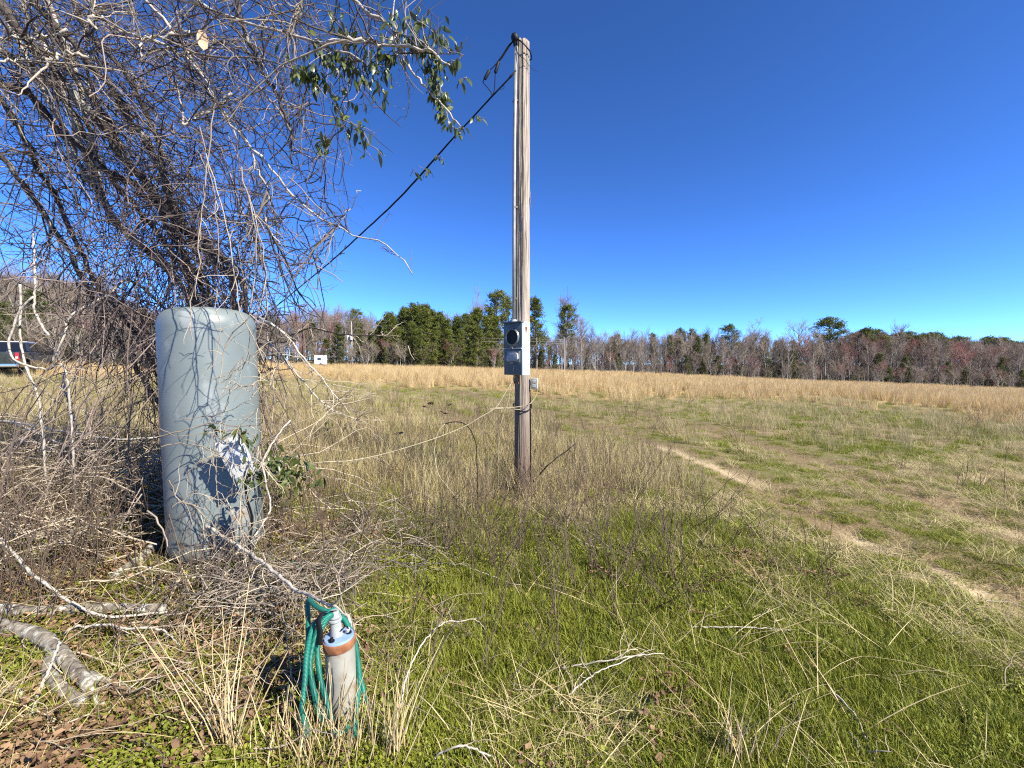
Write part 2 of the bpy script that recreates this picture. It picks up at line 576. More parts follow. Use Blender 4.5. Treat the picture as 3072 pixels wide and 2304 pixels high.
# ================================================================== plants of the ground: clump meshes scattered as stuff
def blades(rs, n, rad, h, w, lean, curve, segs=3, flat=0.0, dirbias=None):
    """a clump of tapering blades: verts, quads, tris, rnd"""
    a = rs.uniform(0, 2 * PI, n); r = rad * np.sqrt(rs.rand(n))
    base = np.stack([r * np.cos(a), r * np.sin(a), np.full(n, -0.01)], 1)
    az = rs.uniform(0, 2 * PI, n)
    hh = rs.uniform(h[0], h[1], n); ww = rs.uniform(w[0], w[1], n)
    th = np.abs(rs.normal(0, lean, n)) + flat * rs.uniform(0.6, 1.0, n)
    dirh = np.stack([np.cos(az), np.sin(az), np.zeros(n)], 1)
    if dirbias is not None:
        dirh = dirh * 0.7 + np.array(dirbias); dirh /= np.linalg.norm(dirh, axis=1, keepdims=True)
    side = np.stack([-dirh[:, 1], dirh[:, 0], np.zeros(n)], 1)
    tw = rs.uniform(-0.9, 0.9, n)
    side = side * np.cos(tw)[:, None] + dirh * np.sin(tw)[:, None]
    cu = rs.uniform(0.2, 1.0, n) * curve
    p = base; V = []
    for s in range(segs + 1):
        f = 1 - (s / segs) ** 1.3
        if s < segs:
            V.append(p - side * (ww * (0.35 + 0.65 * f) / 2)[:, None]); V.append(p + side * (ww * (0.35 + 0.65 * f) / 2)[:, None])
        else:
            V.append(p)
        ang = np.minimum(th + cu * (s / segs), 2.0)
        p = p + (dirh * np.sin(ang)[:, None] + np.array([0, 0, 1.0]) * np.cos(ang)[:, None]) * (hh / segs)[:, None]
    V = np.stack(V, 1); m = V.shape[1]
    b = (np.arange(n) * m)[:, None]
    q = np.concatenate([b + np.array([[2 * s, 2 * s + 1, 2 * s + 3, 2 * s + 2]]) for s in range(segs - 1)], 0)
    t = b + np.array([[2 * segs - 2, 2 * segs - 1, 2 * segs]])
    return V.reshape(-1, 3), q, t, np.repeat(rs.rand(n), m)


def join_parts(name, parts, mat):
    V = []; Q = []; T = []; A = []; o = 0
    for v, q, t, a in parts:
        V.append(v); A.append(a)
        if q is not None and len(q): Q.append(q + o)
        if t is not None and len(t): T.append(t + o)
        o += len(v)
    return mesh_np(name, np.vstack(V), np.vstack(Q) if Q else None, np.vstack(T) if T else None, mat, True, {'rnd': np.concatenate(A)})


def tube_part(P, Rr, k=3, rnd=0.5):
    t = Tubes(); t.batch(P, Rr, k, rnd)
    return np.vstack(t.V), np.vstack(t.Q), None, np.concatenate(t.rnd)


def round_leaves(rs, n, rad, size, hmax):
    """small broad leaves on short stems (low weeds)"""
    a = rs.uniform(0, 2 * PI, n); r = rad * np.sqrt(rs.rand(n))
    c = np.stack([r * np.cos(a), r * np.sin(a), rs.uniform(0.005, hmax, n)], 1)
    az = rs.uniform(0, 2 * PI, n); tilt = rs.uniform(-0.2, 0.9, n); s = rs.uniform(size[0], size[1], n)
    d = np.stack([np.cos(az) * np.cos(tilt), np.sin(az) * np.cos(tilt), np.sin(tilt)], 1)
    e = np.stack([-np.sin(az), np.cos(az), np.zeros(n)], 1)
    up = np.cross(d, e)
    pts = []
    for u, v, w in ((0, 0, 0), (0.45, -0.42, 0.08), (0.45, 0.42, 0.08), (0.45, 0, -0.04), (1.0, 0, 0.0), (0.8, -0.3, 0.05), (0.8, 0.3, 0.05)):
        pts.append(c + d * (u * s)[:, None] + e * (v * s)[:, None] + up * (w * s)[:, None])
    V = np.stack(pts, 1).reshape(-1, 3)
    b = (np.arange(n) * 7)[:, None]
    t = np.concatenate([b + np.array([f]) for f in ((0, 3, 1), (0, 2, 3), (1, 3, 5), (3, 4, 5), (3, 2, 6), (3, 6, 4))], 0)
    return V, None, t, np.repeat(rs.rand(n), 7)


def curled_leaves(rs, n, rad, size):
    """dry fallen leaves, cupped and tilted"""
    a = rs.uniform(0, 2 * PI, n); r = rad * np.sqrt(rs.rand(n))
    s = rs.uniform(size[0], size[1], n)
    c = np.stack([r * np.cos(a), r * np.sin(a), s * 0.3 + rs.uniform(0, 0.02, n)], 1)
    q = rs.normal(0, 1, (n, 3)) * np.array([0.5, 0.5, 1.0]) + np.array([0, 0, 0.0])
    d = q / np.linalg.norm(q, axis=1, keepdims=True); d[:, 2] *= 0.6
    az = rs.uniform(0, 2 * PI, n)
    d = np.stack([np.cos(az), np.sin(az), rs.uniform(-0.4, 0.4, n)], 1); d /= np.linalg.norm(d, axis=1, keepdims=True)
    e = np.cross(d, np.stack([rs.normal(0, 0.5, n), rs.normal(0, 0.5, n), np.ones(n)], 1)); e /= np.linalg.norm(e, axis=1, keepdims=True)
    up = np.cross(e, d); cu = rs.uniform(0.1, 0.5, n)
    pts = []
    for u, v in ((-0.6, 0), (-0.2, -0.33), (-0.2, 0.33), (0.25, -0.3), (0.25, 0.3), (0.65, 0), (0, 0)):
        pts.append(c + d * (u * s)[:, None] + e * (v * s)[:, None] + up * (cu * (abs(v) * 1.5 + abs(u) * 0.4) * s)[:, None])
    V = np.stack(pts, 1); V = V + rs.normal(0, 0.10, V.shape) * s[:, None, None]; V = V.reshape(-1, 3)
    b = (np.arange(n) * 7)[:, None]
    t = np.concatenate([b + np.array([f]) for f in ((0, 6, 1), (0, 2, 6), (1, 6, 3), (2, 4, 6), (3, 6, 5), (6, 4, 5))], 0)
    return V, None, t, np.repeat(rs.rand(n), 7)


def scatter(name, label, protos, P, rot, scl, idx):
    """one stuff object: clump meshes placed on points by geometry nodes"""
    coll = bpy.data.collections.new(name + '_clumps')
    for i, me in enumerate(protos):
        coll.objects.link(bpy.data.objects.new('%s_clump_%02d' % (name, i), me))
    me = bpy.data.meshes.new(name)
    me.vertices.add(len(P)); me.vertices.foreach_set('co', np.asarray(P, np.float32).ravel())
    a = me.attributes.new('rot', 'FLOAT_VECTOR', 'POINT'); a.data.foreach_set('vector', np.asarray(rot, np.float32).ravel())
    a = me.attributes.new('scl', 'FLOAT_VECTOR', 'POINT'); a.data.foreach_set('vector', np.asarray(scl, np.float32).ravel())
    a = me.attributes.new('idx', 'INT', 'POINT'); a.data.foreach_set('value', np.asarray(idx, np.int32).ravel())
    me.update()
    o = link(name, me)
    ng = bpy.data.node_groups.new(name, 'GeometryNodeTree')
    ng.interface.new_socket('Geometry', in_out='INPUT', socket_type='NodeSocketGeometry')
    ng.interface.new_socket('Geometry', in_out='OUTPUT', socket_type='NodeSocketGeometry')
    N = ng.nodes; Lk = ng.links
    gi = N.new('NodeGroupInput'); go = N.new('NodeGroupOutput')
    ci = N.new('GeometryNodeCollectionInfo'); ci.inputs['Collection'].default_value = coll
    ci.inputs['Separate Children'].default_value = True; ci.inputs['Reset Children'].default_value = True
    ip = N.new('GeometryNodeInstanceOnPoints'); ip.inputs['Pick Instance'].default_value = True

    def na(nm, ty):
        x = N.new('GeometryNodeInputNamedAttribute'); x.data_type = ty; x.inputs['Name'].default_value = nm
        return [s for s in x.outputs if s.enabled and s.name == 'Attribute'][0]
    Lk.new(gi.outputs[0], ip.inputs['Points']); Lk.new(ci.outputs[0], ip.inputs['Instance'])
    Lk.new(na('idx', 'INT'), ip.inputs['Instance Index']); Lk.new(na('rot', 'FLOAT_VECTOR'), ip.inputs['Rotation']); Lk.new(na('scl', 'FLOAT_VECTOR'), ip.inputs['Scale'])
    Lk.new(ip.outputs[0], go.inputs[0])
    md = o.modifiers.new('scatter', 'NODES'); md.node_group = ng
    return tag(o, label, None, None, 'stuff')


def spots(rs, n, y0, y1, power=1.0, margin=1.6, half=1.28):
    """points over the seen ground, spread so that near ground gets more of them"""
    u = rs.rand(n)
    if abs(power - 1) < 1e-6: y = y0 * (y1 / y0) ** u
    else: y = (y0 ** (1 - power) + u * (y1 ** (1 - power) - y0 ** (1 - power))) ** (1 / (1 - power))
    x = rs.uniform(-1, 1, n) * (half * y + margin)
    return x, y


def place(rs, x, y, tilt=0.12, s=(0.7, 1.3), nvar=4, sink=0.0):
    n = len(x)
    P = np.stack([x, y, gz(x, y) - sink], 1)
    rot = np.stack([rs.normal(0, tilt, n), rs.normal(0, tilt, n), rs.uniform(0, 2 * PI, n)], 1)
    sc = rs.uniform(s[0], s[1], n)[:, None] * np.ones(3)
    return P, rot, sc, rs.randint(0, nvar, n)


rs = np.random.RandomState(11)
# short green grass
pr = [join_parts('grass', [blades(rs, 150, 0.13, (0.035, 0.12), (0.003, 0.006), 0.5, 1.2)], M['grass']) for _ in range(5)]
x, y = spots(rs, 22000, 1.1, 26, 1.15)
Z = zone(x, y)
keep = rs.rand(len(x)) < (np.clip(Z['green'] * 1.15, 0.05, 0.92) * (1 - 0.75 * Z['litter']) * (1 - 0.75 * np.clip(Z['bare'], 0, 1)) * (1 - Z['golden'] * 0.8) * (1 - 0.97 * sand_amount(x, y, Z)))
x, y = x[keep], y[keep]
P, ro, sc, ix = place(rs, x, y, 0.15, (0.55, 1.15), 5)
sc *= np.clip(0.9 + (y[:, None] - 8) * 0.04, 0.9, 1.5)
low = np.minimum(dist_line(x, y, RUT_A), dist_line(x, y, RUT_B)) < 0.9
sc[low] *= np.array([0.9, 0.9, 0.5])
scatter('green_grass', 'short green spring grass covering the open ground and track', pr, P, ro, sc, ix)
# broad-leaved low weeds
pr = [join_parts('weeds', [round_leaves(rs, 210, 0.12, (0.006, 0.014), 0.06)], M['weed']) for _ in range(4)]
x, y = spots(rs, 11500, 1.1, 9, 1.1)
Z = zone(x, y)
keep = rs.rand(len(x)) < np.clip((fbm(x, y, 0.6, 31) - 0.38) * 5, 0, 1) * (0.10 + 0.9 * np.clip((1500 - Z['px']) / 500, 0, 1)) * (Z['py'] > 1480) * (1 - Z['bare'])
x, y = x[keep], y[keep]
P, ro, sc, ix = place(rs, x, y, 0.2, (0.7, 1.3), 4)
scatter('low_weeds', 'yellow-green broad-leaved weeds carpeting the ground near the well', pr, P, ro, sc, ix)
# matted tan grass
pr = [join_parts('dry_mat', [blades(rs, 125, 0.17, (0.08, 0.26), (0.002, 0.005), 0.6, 1.5, flat=0.9)], M['dry']) for _ in range(5)]
x, y = spots(rs, 13500, 1.2, 34, 1.0)
Z = zone(x, y)
pd = np.clip(1.05 - Z['green'] * 1.05, 0.15, 1) * (1 - 0.6 * Z['litter']) * (1 - 0.8 * np.clip(Z['bare'], 0, 1)) * (1 - 0.3 * Z['golden']) * np.where(Z['corr'], 0.6, 1) * (1 - sand_amount(x, y, Z)) * np.where((Z['px'] < 1050) & (Z['py'] > 1480), 0.22, 1)
keep = rs.rand(len(x)) < pd
x, y = x[keep], y[keep]
P, ro, sc, ix = place(rs, x, y, 0.2, (0.45, 1.2), 5)
near_green = (Z['green'][keep] > 0.75) & (y < 5)
sc[near_green] *= 0.55
scatter('dry_grass', 'matted tan dead grass lying over the field', pr, P, ro, sc, ix)
# knee-high dead weeds in the middle ground
pr = []
for _ in range(5):
    parts = [blades(rs, 52, 0.15, (0.2, 0.48), (0.002, 0.0045), 0.28, 0.9)]
    pr.append(join_parts('dead_weed', parts, M['dry']))
x, y = spots(rs, 8200, 3.2, 30, 1.0)
Z = zone(x, y)
lf = np.clip((2150 - Z['px']) / 300, 0, 1) * np.clip((1560 - Z['py']) / 120, 0, 1)
rt = (Z['px'] > 2000) * np.clip((1440 - Z['py']) / 150, 0, 1) * 0.8
pd = np.maximum(lf, rt) * np.clip(0.25 + 2.2 * (fbm(x, y, 1.2, 41) - 0.36), 0, 1) * (np.minimum(Z['da'], Z['db']) > 0.75) * (1 - Z['golden'] * 0.6)
pd = pd * ~((Z['px'] > 1180) & (Z['px'] < 1560) & (Z['py'] > 1150) & (Z['py'] < 1200))
keep = rs.rand(len(x)) < pd
x, y = x[keep], y[keep]
P, ro, sc, ix = place(rs, x, y, 0.14, (0.55, 1.2), 5)
scatter('dead_weeds', 'knee-high tan dead weeds around the meter pole', pr, P, ro, sc, ix)
# dark thin stalks among them
pr = []
for _ in range(5):
    n = 5
    p0 = np.stack([rs.uniform(-0.12, 0.12, n), rs.uniform(-0.12, 0.12, n), np.full(n, -0.02)], 1)
    W = walks(p0, np.stack([rs.normal(0, 0.25, n), rs.normal(0, 0.25, n), np.ones(n)], 1), rs.uniform(0.35, 0.75, n), 5, 0.07, 0.0, rs)
    c, d = sprout(W, rs, 14, 0.4, 1.0, 0.5, 0.3)
    W2 = walks(c, d, rs.uniform(0.06, 0.2, 14), 3, 0.1, 0.05, rs)
    pr.append(join_parts('stalk', [tube_part(W, np.linspace(0.0034, 0.0015, 6)[None] * np.ones((n, 1)), 3, rs.rand(n)), tube_part(W2, np.linspace(0.0016, 0.0008, 4)[None] * np.ones((14, 1)), 3, rs.rand(14))], M['stalk']))
x, y = spots(rs, 3800, 1.8, 14, 1.0)
Z = zone(x, y)
pd = np.clip((2300 - Z['px']) / 500, 0.12, 1) * np.clip((1950 - Z['py']) / 300, 0.1, 1) * (np.minimum(Z['da'], Z['db']) > 0.8) * 0.6
keep = rs.rand(len(x)) < pd
x, y = x[keep], y[keep]
P, ro, sc, ix = place(rs, x, y, 0.2, (0.6, 1.15), 5)
scatter('weed_stalks', 'thin dark dead weed stalks standing in the grass', pr, P, ro, sc, ix)
# fallen leaves
pr = [join_parts('litter', [curled_leaves(rs, 130, 0.18, (0.009, 0.028))], M['dead_leaf']) for _ in range(5)]
x, y = spots(rs, 7200, 1.1, 8, 1.2)
Z = zone(x, y)
keep = rs.rand(len(x)) < np.clip(Z['litter'] * 0.9 + 0.015, 0, 1) * np.where(Z['corr'], 0.05, 1)
x, y = x[keep], y[keep]
P, ro, sc, ix = place(rs, x, y, 0.25, (0.6, 1.2), 5)
scatter('leaf_litter', 'brown fallen leaves lying under the brush', pr, P, ro, sc, ix)
# long pale straws lying over the grass
pr = [join_parts('straw', [blades(rs, 6, 0.12, (0.22, 0.5), (0.0022, 0.004), 0.25, 0.7, 5, flat=1.15)], M['straw']) for _ in range(5)]
x, y = spots(rs, 750, 1.2, 9, 1.0)
Z = zone(x, y)
keep = rs.rand(len(x)) < (Z['py'] > 1420) * np.where(Z['corr'], 0.1, 0.75)
x, y = x[keep], y[keep]
P, ro, sc, ix = place(rs, x, y, 0.15, (0.6, 1.15), 5, -0.03)
scatter('fallen_straw', 'long pale straws lying loose over the green grass', pr, P, ro, sc, ix)
# tall golden broomsedge over the field
pr = []
for _ in range(6):
    pr.append(join_parts('broomsedge', [blades(rs, 55, 0.17, (0.55, 1.0), (0.005, 0.011), 0.14, 0.5, dirbias=(0.5, 0.1, 0)),
                                        blades(rs, 50, 0.19, (0.25, 0.55), (0.004, 0.009), 0.3, 0.9)], M['golden']))
x1, y1 = spots(rs, 7500, 9, 40, 0.6, 3)
x2, y2 = spots(rs, 10500, 28, 84, 0.5, 6)
x = np.r_[x1, x2]; y = np.r_[y1, y2]
Z = zone(x, y)
thin = np.where((Z['px'] < 1000), 0.55, 1.0)
keep = rs.rand(len(x)) < Z['golden'] * thin * np.clip(0.35 + 1.6 * fbm(x, y, 4.0, 51), 0, 1)
x, y = x[keep], y[keep]
P, ro, sc, ix = place(rs, x, y, 0.10, (0.65, 1.05), 6)
far = np.clip((y - 30) / 50, 0, 1)[:, None]
sc *= 1 + far * np.array([1.6, 1.6, 0.0])
sc[:, 2] *= (0.62 + 0.38 * Z['golden'][keep]) * (0.72 + 0.5 * fbm(x, y, 2.2, 61))
ro[:, 2] = rs.normal(0, 0.7, len(x))
scatter('golden_field_grass', 'tall golden broomsedge filling the field up to the tree line', pr, P, ro, sc, ix)
# ================================================================== materials of the made things
def tank_material():
    m = pmat('tank_shell', (0.14, 0.165, 0.154), (0.195, 0.22, 0.204), 5, 0.42, 0.05, (1, 1, 0.6), c3=(0.25, 0.27, 0.25), c3_at=0.60, c3_scale=7, spec=0.45)
    nt = m.node_tree; N = nt.nodes; Lk = nt.links; b = N['Principled BSDF']
    # faint winding of the glass fibre
    tc = N.new('ShaderNodeTexCoord'); mp = N.new('ShaderNodeMapping'); mp.inputs['Scale'].default_value = (3, 3, 90)
    n = N.new('ShaderNodeTexNoise'); n.inputs['Scale'].default_value = 2; n.inputs['Detail'].default_value = 3
    Lk.new(tc.outputs['Object'], mp.inputs[0]); Lk.new(mp.outputs[0], n.inputs['Vector'])
    bp = N.new('ShaderNodeBump'); bp.inputs['Strength'].default_value = 0.12; bp.inputs['Distance'].default_value = 0.004
    Lk.new(n.outputs['Fac'], bp.inputs['Height']); Lk.new(bp.outputs[0], b.inputs['Normal'])
    # dirt that has run down near the foot
    src = b.inputs['Base Color'].links[0].from_socket
    sx = N.new('ShaderNodeSeparateXYZ'); Lk.new(tc.outputs['Object'], sx.inputs[0])
    n2 = N.new('ShaderNodeTexNoise'); n2.inputs['Scale'].default_value = 9; n2.inputs['Detail'].default_value = 8
    Lk.new(tc.outputs['Object'], n2.inputs['Vector'])
    ad = N.new('ShaderNodeMath'); ad.operation = 'MULTIPLY_ADD'; ad.inputs[1].default_value = 0.8; ad.inputs[2].default_value = -0.25
    Lk.new(n2.outputs['Fac'], ad.inputs[0])
    sb = N.new('ShaderNodeMath'); sb.operation = 'SUBTRACT'; Lk.new(ad.outputs[0], sb.inputs[0]); Lk.new(sx.outputs['Z'], sb.inputs[1])
    mr = N.new('ShaderNodeMapRange'); mr.inputs['From Min'].default_value = -0.1; mr.inputs['From Max'].default_value = 0.25; mr.inputs['To Max'].default_value = 0.7
    Lk.new(sb.outputs[0], mr.inputs['Value'])
    mx = N.new('ShaderNodeMix'); mx.data_type = 'RGBA'; mx.inputs[7].default_value = (0.34, 0.30, 0.23, 1)
    Lk.new(mr.outputs[0], mx.inputs[0]); Lk.new(src, mx.inputs[6]); Lk.new(mx.outputs[2], b.inputs['Base Color'])
    return m


def pole_wood_material():
    m = pmat('pole_wood', (0.2, 0.15, 0.105), (0.5, 0.43, 0.34), 6, 0.9, 0.9, (14, 14, 0.55), c3=(0.07, 0.05, 0.035), c3_at=0.585, c3_scale=5, bdist=0.02)
    nt = m.node_tree; N = nt.nodes; Lk = nt.links; b = N['Principled BSDF']
    src = b.inputs['Base Color'].links[0].from_socket
    tc = N.new('ShaderNodeTexCoord'); sx = N.new('ShaderNodeSeparateXYZ'); Lk.new(tc.outputs['Object'], sx.inputs[0])
    mr = N.new('ShaderNodeMapRange'); mr.inputs['From Min'].default_value = 0.3; mr.inputs['From Max'].default_value = 1.7
    mr.inputs['To Min'].default_value = 0.8; mr.inputs['To Max'].default_value = 0.0
    Lk.new(sx.outputs['Z'], mr.inputs['Value'])
    mx = N.new('ShaderNodeMix'); mx.data_type = 'RGBA'; mx.inputs[7].default_value = (0.13, 0.08, 0.055, 1)
    Lk.new(mr.outputs[0], mx.inputs[0]); Lk.new(src, mx.inputs[6]); Lk.new(mx.outputs[2], b.inputs['Base Color'])
    return m


M['tank'] = tank_material()
M['wood'] = pole_wood_material()
M['galv'] = pmat('galvanised', (0.24, 0.24, 0.225), (0.38, 0.37, 0.34), 12, 0.45, 0.05, metal=0.35, c3=(0.34, 0.27, 0.19), c3_at=0.6, c3_scale=6)
M['meter_shaded'] = pmat('meter_shaded_paint', (0.085, 0.115, 0.12), (0.13, 0.16, 0.165), 10, 0.42, 0.04, c3=(0.22, 0.25, 0.25), c3_at=0.63, c3_scale=9, spec=0.5)  # box front: grey paint darkened, its shade put into the colour
M['meter_sunlit'] = pmat('meter_sunlit_paint', (0.33, 0.4, 0.42), (0.62, 0.66, 0.66), 9, 0.5, 0.06, (1, 1, 0.4), spec=0.5)  # same grey paint lightened, sunlight on the box sides put into the colour
M['rust'] = pmat('rust', (0.16, 0.055, 0.022), (0.36, 0.15, 0.065), 30, 0.9, 0.5)
M['far_rust'] = pmat('dull_strap', (0.1, 0.08, 0.06), (0.2, 0.17, 0.13), 30, 0.8, 0.2)
M['dark'] = pmat('dark_opening', (0.012, 0.016, 0.012), (0.03, 0.035, 0.028), 10, 0.5, 0.0)
M['black_rubber'] = pmat('black_rubber', (0.007, 0.007, 0.008), (0.018, 0.018, 0.02), 20, 0.55, 0.1, spec=0.2)
M['black_cable'] = pmat('black_cable', (0.006, 0.006, 0.008), (0.012, 0.012, 0.015), 20, 0.6, 0.1, spec=0.15)
M['white_plastic'] = pmat('white_plastic', (0.42, 0.42, 0.39), (0.58, 0.57, 0.53), 14, 0.5, 0.05)
M['pvc'] = pmat('pvc_pipe', (0.25, 0.235, 0.19), (0.38, 0.36, 0.295), 12, 0.5, 0.08, c3=(0.26, 0.19, 0.115), c3_at=0.54, c3_scale=14)
M['pvc_white'] = pmat('pvc_white', (0.25, 0.265, 0.255), (0.38, 0.39, 0.37), 12, 0.45, 0.05)
M['cap_blue'] = pmat('cap_blue_paint', (0.16, 0.26, 0.44), (0.26, 0.35, 0.48), 25, 0.42, 0.05, c3=(0.4, 0.42, 0.42), c3_at=0.6, c3_scale=22)
M['romex'] = pmat('cream_cable', (0.26, 0.21, 0.12), (0.4, 0.34, 0.21), 14, 0.5, 0.03)
M['window_film'] = pmat('cloudy_plastic', (0.32, 0.34, 0.35), (0.5, 0.5, 0.5), 18, 0.35, 0.1)
M['steel_ring'] = pmat('steel_ring', (0.3, 0.3, 0.27), (0.45, 0.44, 0.38), 30, 0.35, 0.1, metal=0.7)


def hose_material():
    m = pmat('green_hose', (0.006, 0.12, 0.08), (0.014, 0.21, 0.145), 16, 0.42, 0.0, spec=0.5)
    nt = m.node_tree; N = nt.nodes; Lk = nt.links; b = N['Principled BSDF']
    at_ = N.new('ShaderNodeAttribute'); at_.attribute_name = 'len'
    ml = N.new('ShaderNodeMath'); ml.operation = 'MULTIPLY'; ml.inputs[1].default_value = 2 * PI / 0.0042
    sn = N.new('ShaderNodeMath'); sn.operation = 'SINE'
    Lk.new(at_.outputs['Fac'], ml.inputs[0]); Lk.new(ml.outputs[0], sn.inputs[0])
    bp = N.new('ShaderNodeBump'); bp.inputs['Strength'].default_value = 0.6; bp.inputs['Distance'].default_value = 0.0012
    Lk.new(sn.outputs[0], bp.inputs['Height']); Lk.new(bp.outputs[0], b.inputs['Normal'])
    return m


M['hose'] = hose_material()

# ================================================================== meter pole
pb = ground(1567, 1478)
PX, PY, PZ = pb
POLE_H = float(at(1575, 128, PY)[2] - PZ)
pole = tag(empty('meter_pole', pb), 'weathered round wooden pole with long cracks standing in the dead weeds', 'pole')


def pole_r(z):
    return 0.088 - 0.020 * z / POLE_H


def make_pole():
    k, n = 72, 150
    rs = np.random.RandomState(3)
    zz = np.linspace(-0.25, POLE_H, n)
    V = []
    cr = [(rs.uniform(0, 2 * PI), rs.uniform(0, POLE_H), rs.uniform(0.5, 2.2), rs.uniform(0.04, 0.08), rs.uniform(0.004, 0.013), rs.uniform(-0.05, 0.05)) for _ in range(34)]
    cr += [(4.55, POLE_H, 1.6, 0.06, 0.03, 0.01), (5.2, POLE_H, 1.1, 0.05, 0.022, 0.02), (2.0, POLE_H, 0.8, 0.05, 0.02, 0)]
    for z in zz:
        a = np.arange(k) * 2 * PI / k
        r = pole_r(max(z, 0)) + 0.003 * (vnoise(a * 3, np.full(k, z), 0.4, 5) - 0.5) + 0.004 * (vnoise(a * 9, np.full(k, z * 0.3), 0.5, 6) - 0.5)
        for (ca, cz, cl, cw, cd, tw) in cr:
            if abs(z - cz) < cl:
                da = np.angle(np.exp(1j * (a - ca - tw * (z - cz))))
                r = r - cd * np.exp(-(da / cw) ** 2) * (1 - (abs(z - cz) / cl) ** 2)
        zt = np.full(k, z)
        if z > POLE_H - 0.02: zt = z + 0.02 * vnoise(np.cos(a) * 3, np.sin(a) * 3, 1.0, 8) - 0.01
        V.append(np.stack([r * np.cos(a), r * np.sin(a), zt], 1))
    V = np.vstack(V)
    i = np.arange(n - 1)[:, None] * k; j = np.arange(k)[None, :]
    q = np.stack([i + j, i + (j + 1) % k, i + k + (j + 1) % k, i + k + j], -1).reshape(-1, 4)
    c = len(V)
    V = np.vstack([V, [[0, 0, POLE_H - 0.015]]])
    t = np.array([[c, (n - 1) * k + jj, (n - 1) * k + (jj + 1) % k] for jj in range(k)])
    link('shaft', mesh_np('pole_shaft', V, q, t, M['wood']), pole)
    # splinters lifting off the shaft
    for (ang, z, L) in ((0.15, POLE_H * 0.66, 0.16), (-0.1, POLE_H * 0.645, 0.11), (0.3, POLE_H * 0.47, 0.09)):
        m = MB(); r0 = pole_r(z)
        ca, sa = math.cos(ang), math.sin(ang)
        m.cyl((ca * (r0 - 0.006), sa * (r0 - 0.006), z + L), (ca * (r0 + 0.016), sa * (r0 + 0.016), z), 0.006, 0.001, 5)
        m.build('splinter', M['wood'], pole)


make_pole()

# ---- conduit with weatherhead on the camera-left side of the pole
cdx, cdy = -0.092, -0.052
box_top = float(at(1540, 966, PY - 0.1)[2])
head_z = float(at(1541, 130, PY - 0.05)[2])
con = tag(empty('service_conduit', (PX + cdx, PY + cdy, box_top)), 'grey riser conduit with black weatherhead running up the wooden pole', 'conduit')
t = Tubes()
L = head_z - box_top
t.batch(np.array([[0, 0, 0.0], [0, 0, L * 0.3], [0.004, 0, L * 0.65], [0.022, 0, L]]), np.full(4, 0.0185), 16, cap=True)
t.obj('pipe', M['galv'], con)
m = MB(); m.cyl((0, 0, 0.0), (0, 0, 0.03), 0.036, 0.028, 16, 0.004); m.build('hub', M['pvc_white'], con)
m = MB()
m.bm.free(); m.bm = bmesh.new()
bmesh.ops.create_uvsphere(m.bm, u_segments=20, v_segments=12, radius=0.045)
bmesh.ops.transform(m.bm, matrix=Matrix.Translation((0.010, -0.005, L + 0.045)) @ Euler((0.3, -0.35, 0)).to_matrix().to_4x4() @ Matrix.Diagonal((0.9, 1.0, 1.15, 1)), verts=m.bm.verts)
m.cyl((0.02, 0, L - 0.03), (0.018, 0, L + 0.03), 0.026, 0.03, 16)
m.build('weatherhead', M['black_rubber'], con)
for zz in (0.25, L * 0.42, L * 0.80):
    m = MB(); m.box((0.028, 0.02, zz), (0.075, 0.05, 0.018), Euler((0, 0, 0.5)).to_matrix(), 0.003); m.build('strap', M['far_rust'], con)

# ---- black strap of cable over the pole top
tp = lambda px, py, d: at(px, py, PY + d)
lead = tag(empty('cable_lead', (PX, PY, PZ + POLE_H - 0.1)), 'black cable lead wrapped round the pole top', 'cable')
t = Tubes()
A = smooth_line([tp(1545, 115, -0.06), tp(1560, 122, -0.10), tp(1576, 137, -0.105), tp(1590, 155, -0.06), tp(1595, 175, 0.0), tp(1590, 180, 0.06)], 24)
t.batch(A - np.array(lead.location), np.full(24, 0.0065), 8, cap=True)
A = smooth_line([tp(1550, 155, -0.075), tp(1562, 170, -0.095), tp(1575, 178, -0.10), tp(1590, 200, -0.06), tp(1614, 216, -0.03)], 20)
t.batch(A - np.array(lead.location), np.linspace(0.004, 0.0015, 20), 6, cap=True)
t.obj('cable_loop', M['black_cable'], lead)

# ---- service drop: twisted black cable sloping down behind the brush
drop = tag(empty('service_drop_cable', (PX - 0.1, PY, PZ + POLE_H - 0.35)), 'black twisted overhead cable sloping down from pole top into the brush', 'cable')
O_ = np.array(drop.location)
pts = [tp(1548, 212, -0.07), tp(1540, 222, -0.05), tp(1475, 290, 0.0), tp(1420, 350, 0.25), tp(1350, 425, 0.6), tp(1200, 592, 1.6), tp(1080, 705, 2.7), tp(1000, 778, 3.6), tp(930, 836, 4.6), tp(800, 940, 6.8), tp(640, 1050, 9.5)]
pts.append(ground(520, 1128))
base = smooth_line(pts, 260)
s = np.arange(260) * 0.9
t = Tubes()
for ph in range(3):
    off = np.stack([np.cos(s * 0.55 + ph * 2.09), np.zeros(260), np.sin(s * 0.55 + ph * 2.09)], 1) * 0.006
    amp = np.clip((np.arange(260) - 6) / 8, 0.2, 1)[:, None]
    t.batch(base + off * amp - O_, np.full(260, 0.0075), 6, cap=True)
t.obj('twisted_wires', M['black_cable'], drop)
t = Tubes()
A = smooth_line([tp(1541, 122, -0.06), tp(1525, 138, -0.05), tp(1508, 165, -0.03), tp(1494, 184, -0.02)], 14)
t.batch(A - O_, np.full(14, 0.0065), 6)
A = smooth_line([tp(1538, 126, -0.06), tp(1521, 150, -0.05), tp(1505, 175, -0.04), tp(1492, 188, -0.03), tp(1465, 216, -0.02)], 14)
t.batch(A - O_, np.full(14, 0.0055), 6)
A = smooth_line([tp(1486, 214, -0.02), tp(1485, 240, -0.01), tp(1483, 270, 0), tp(1477, 288, 0)], 12)
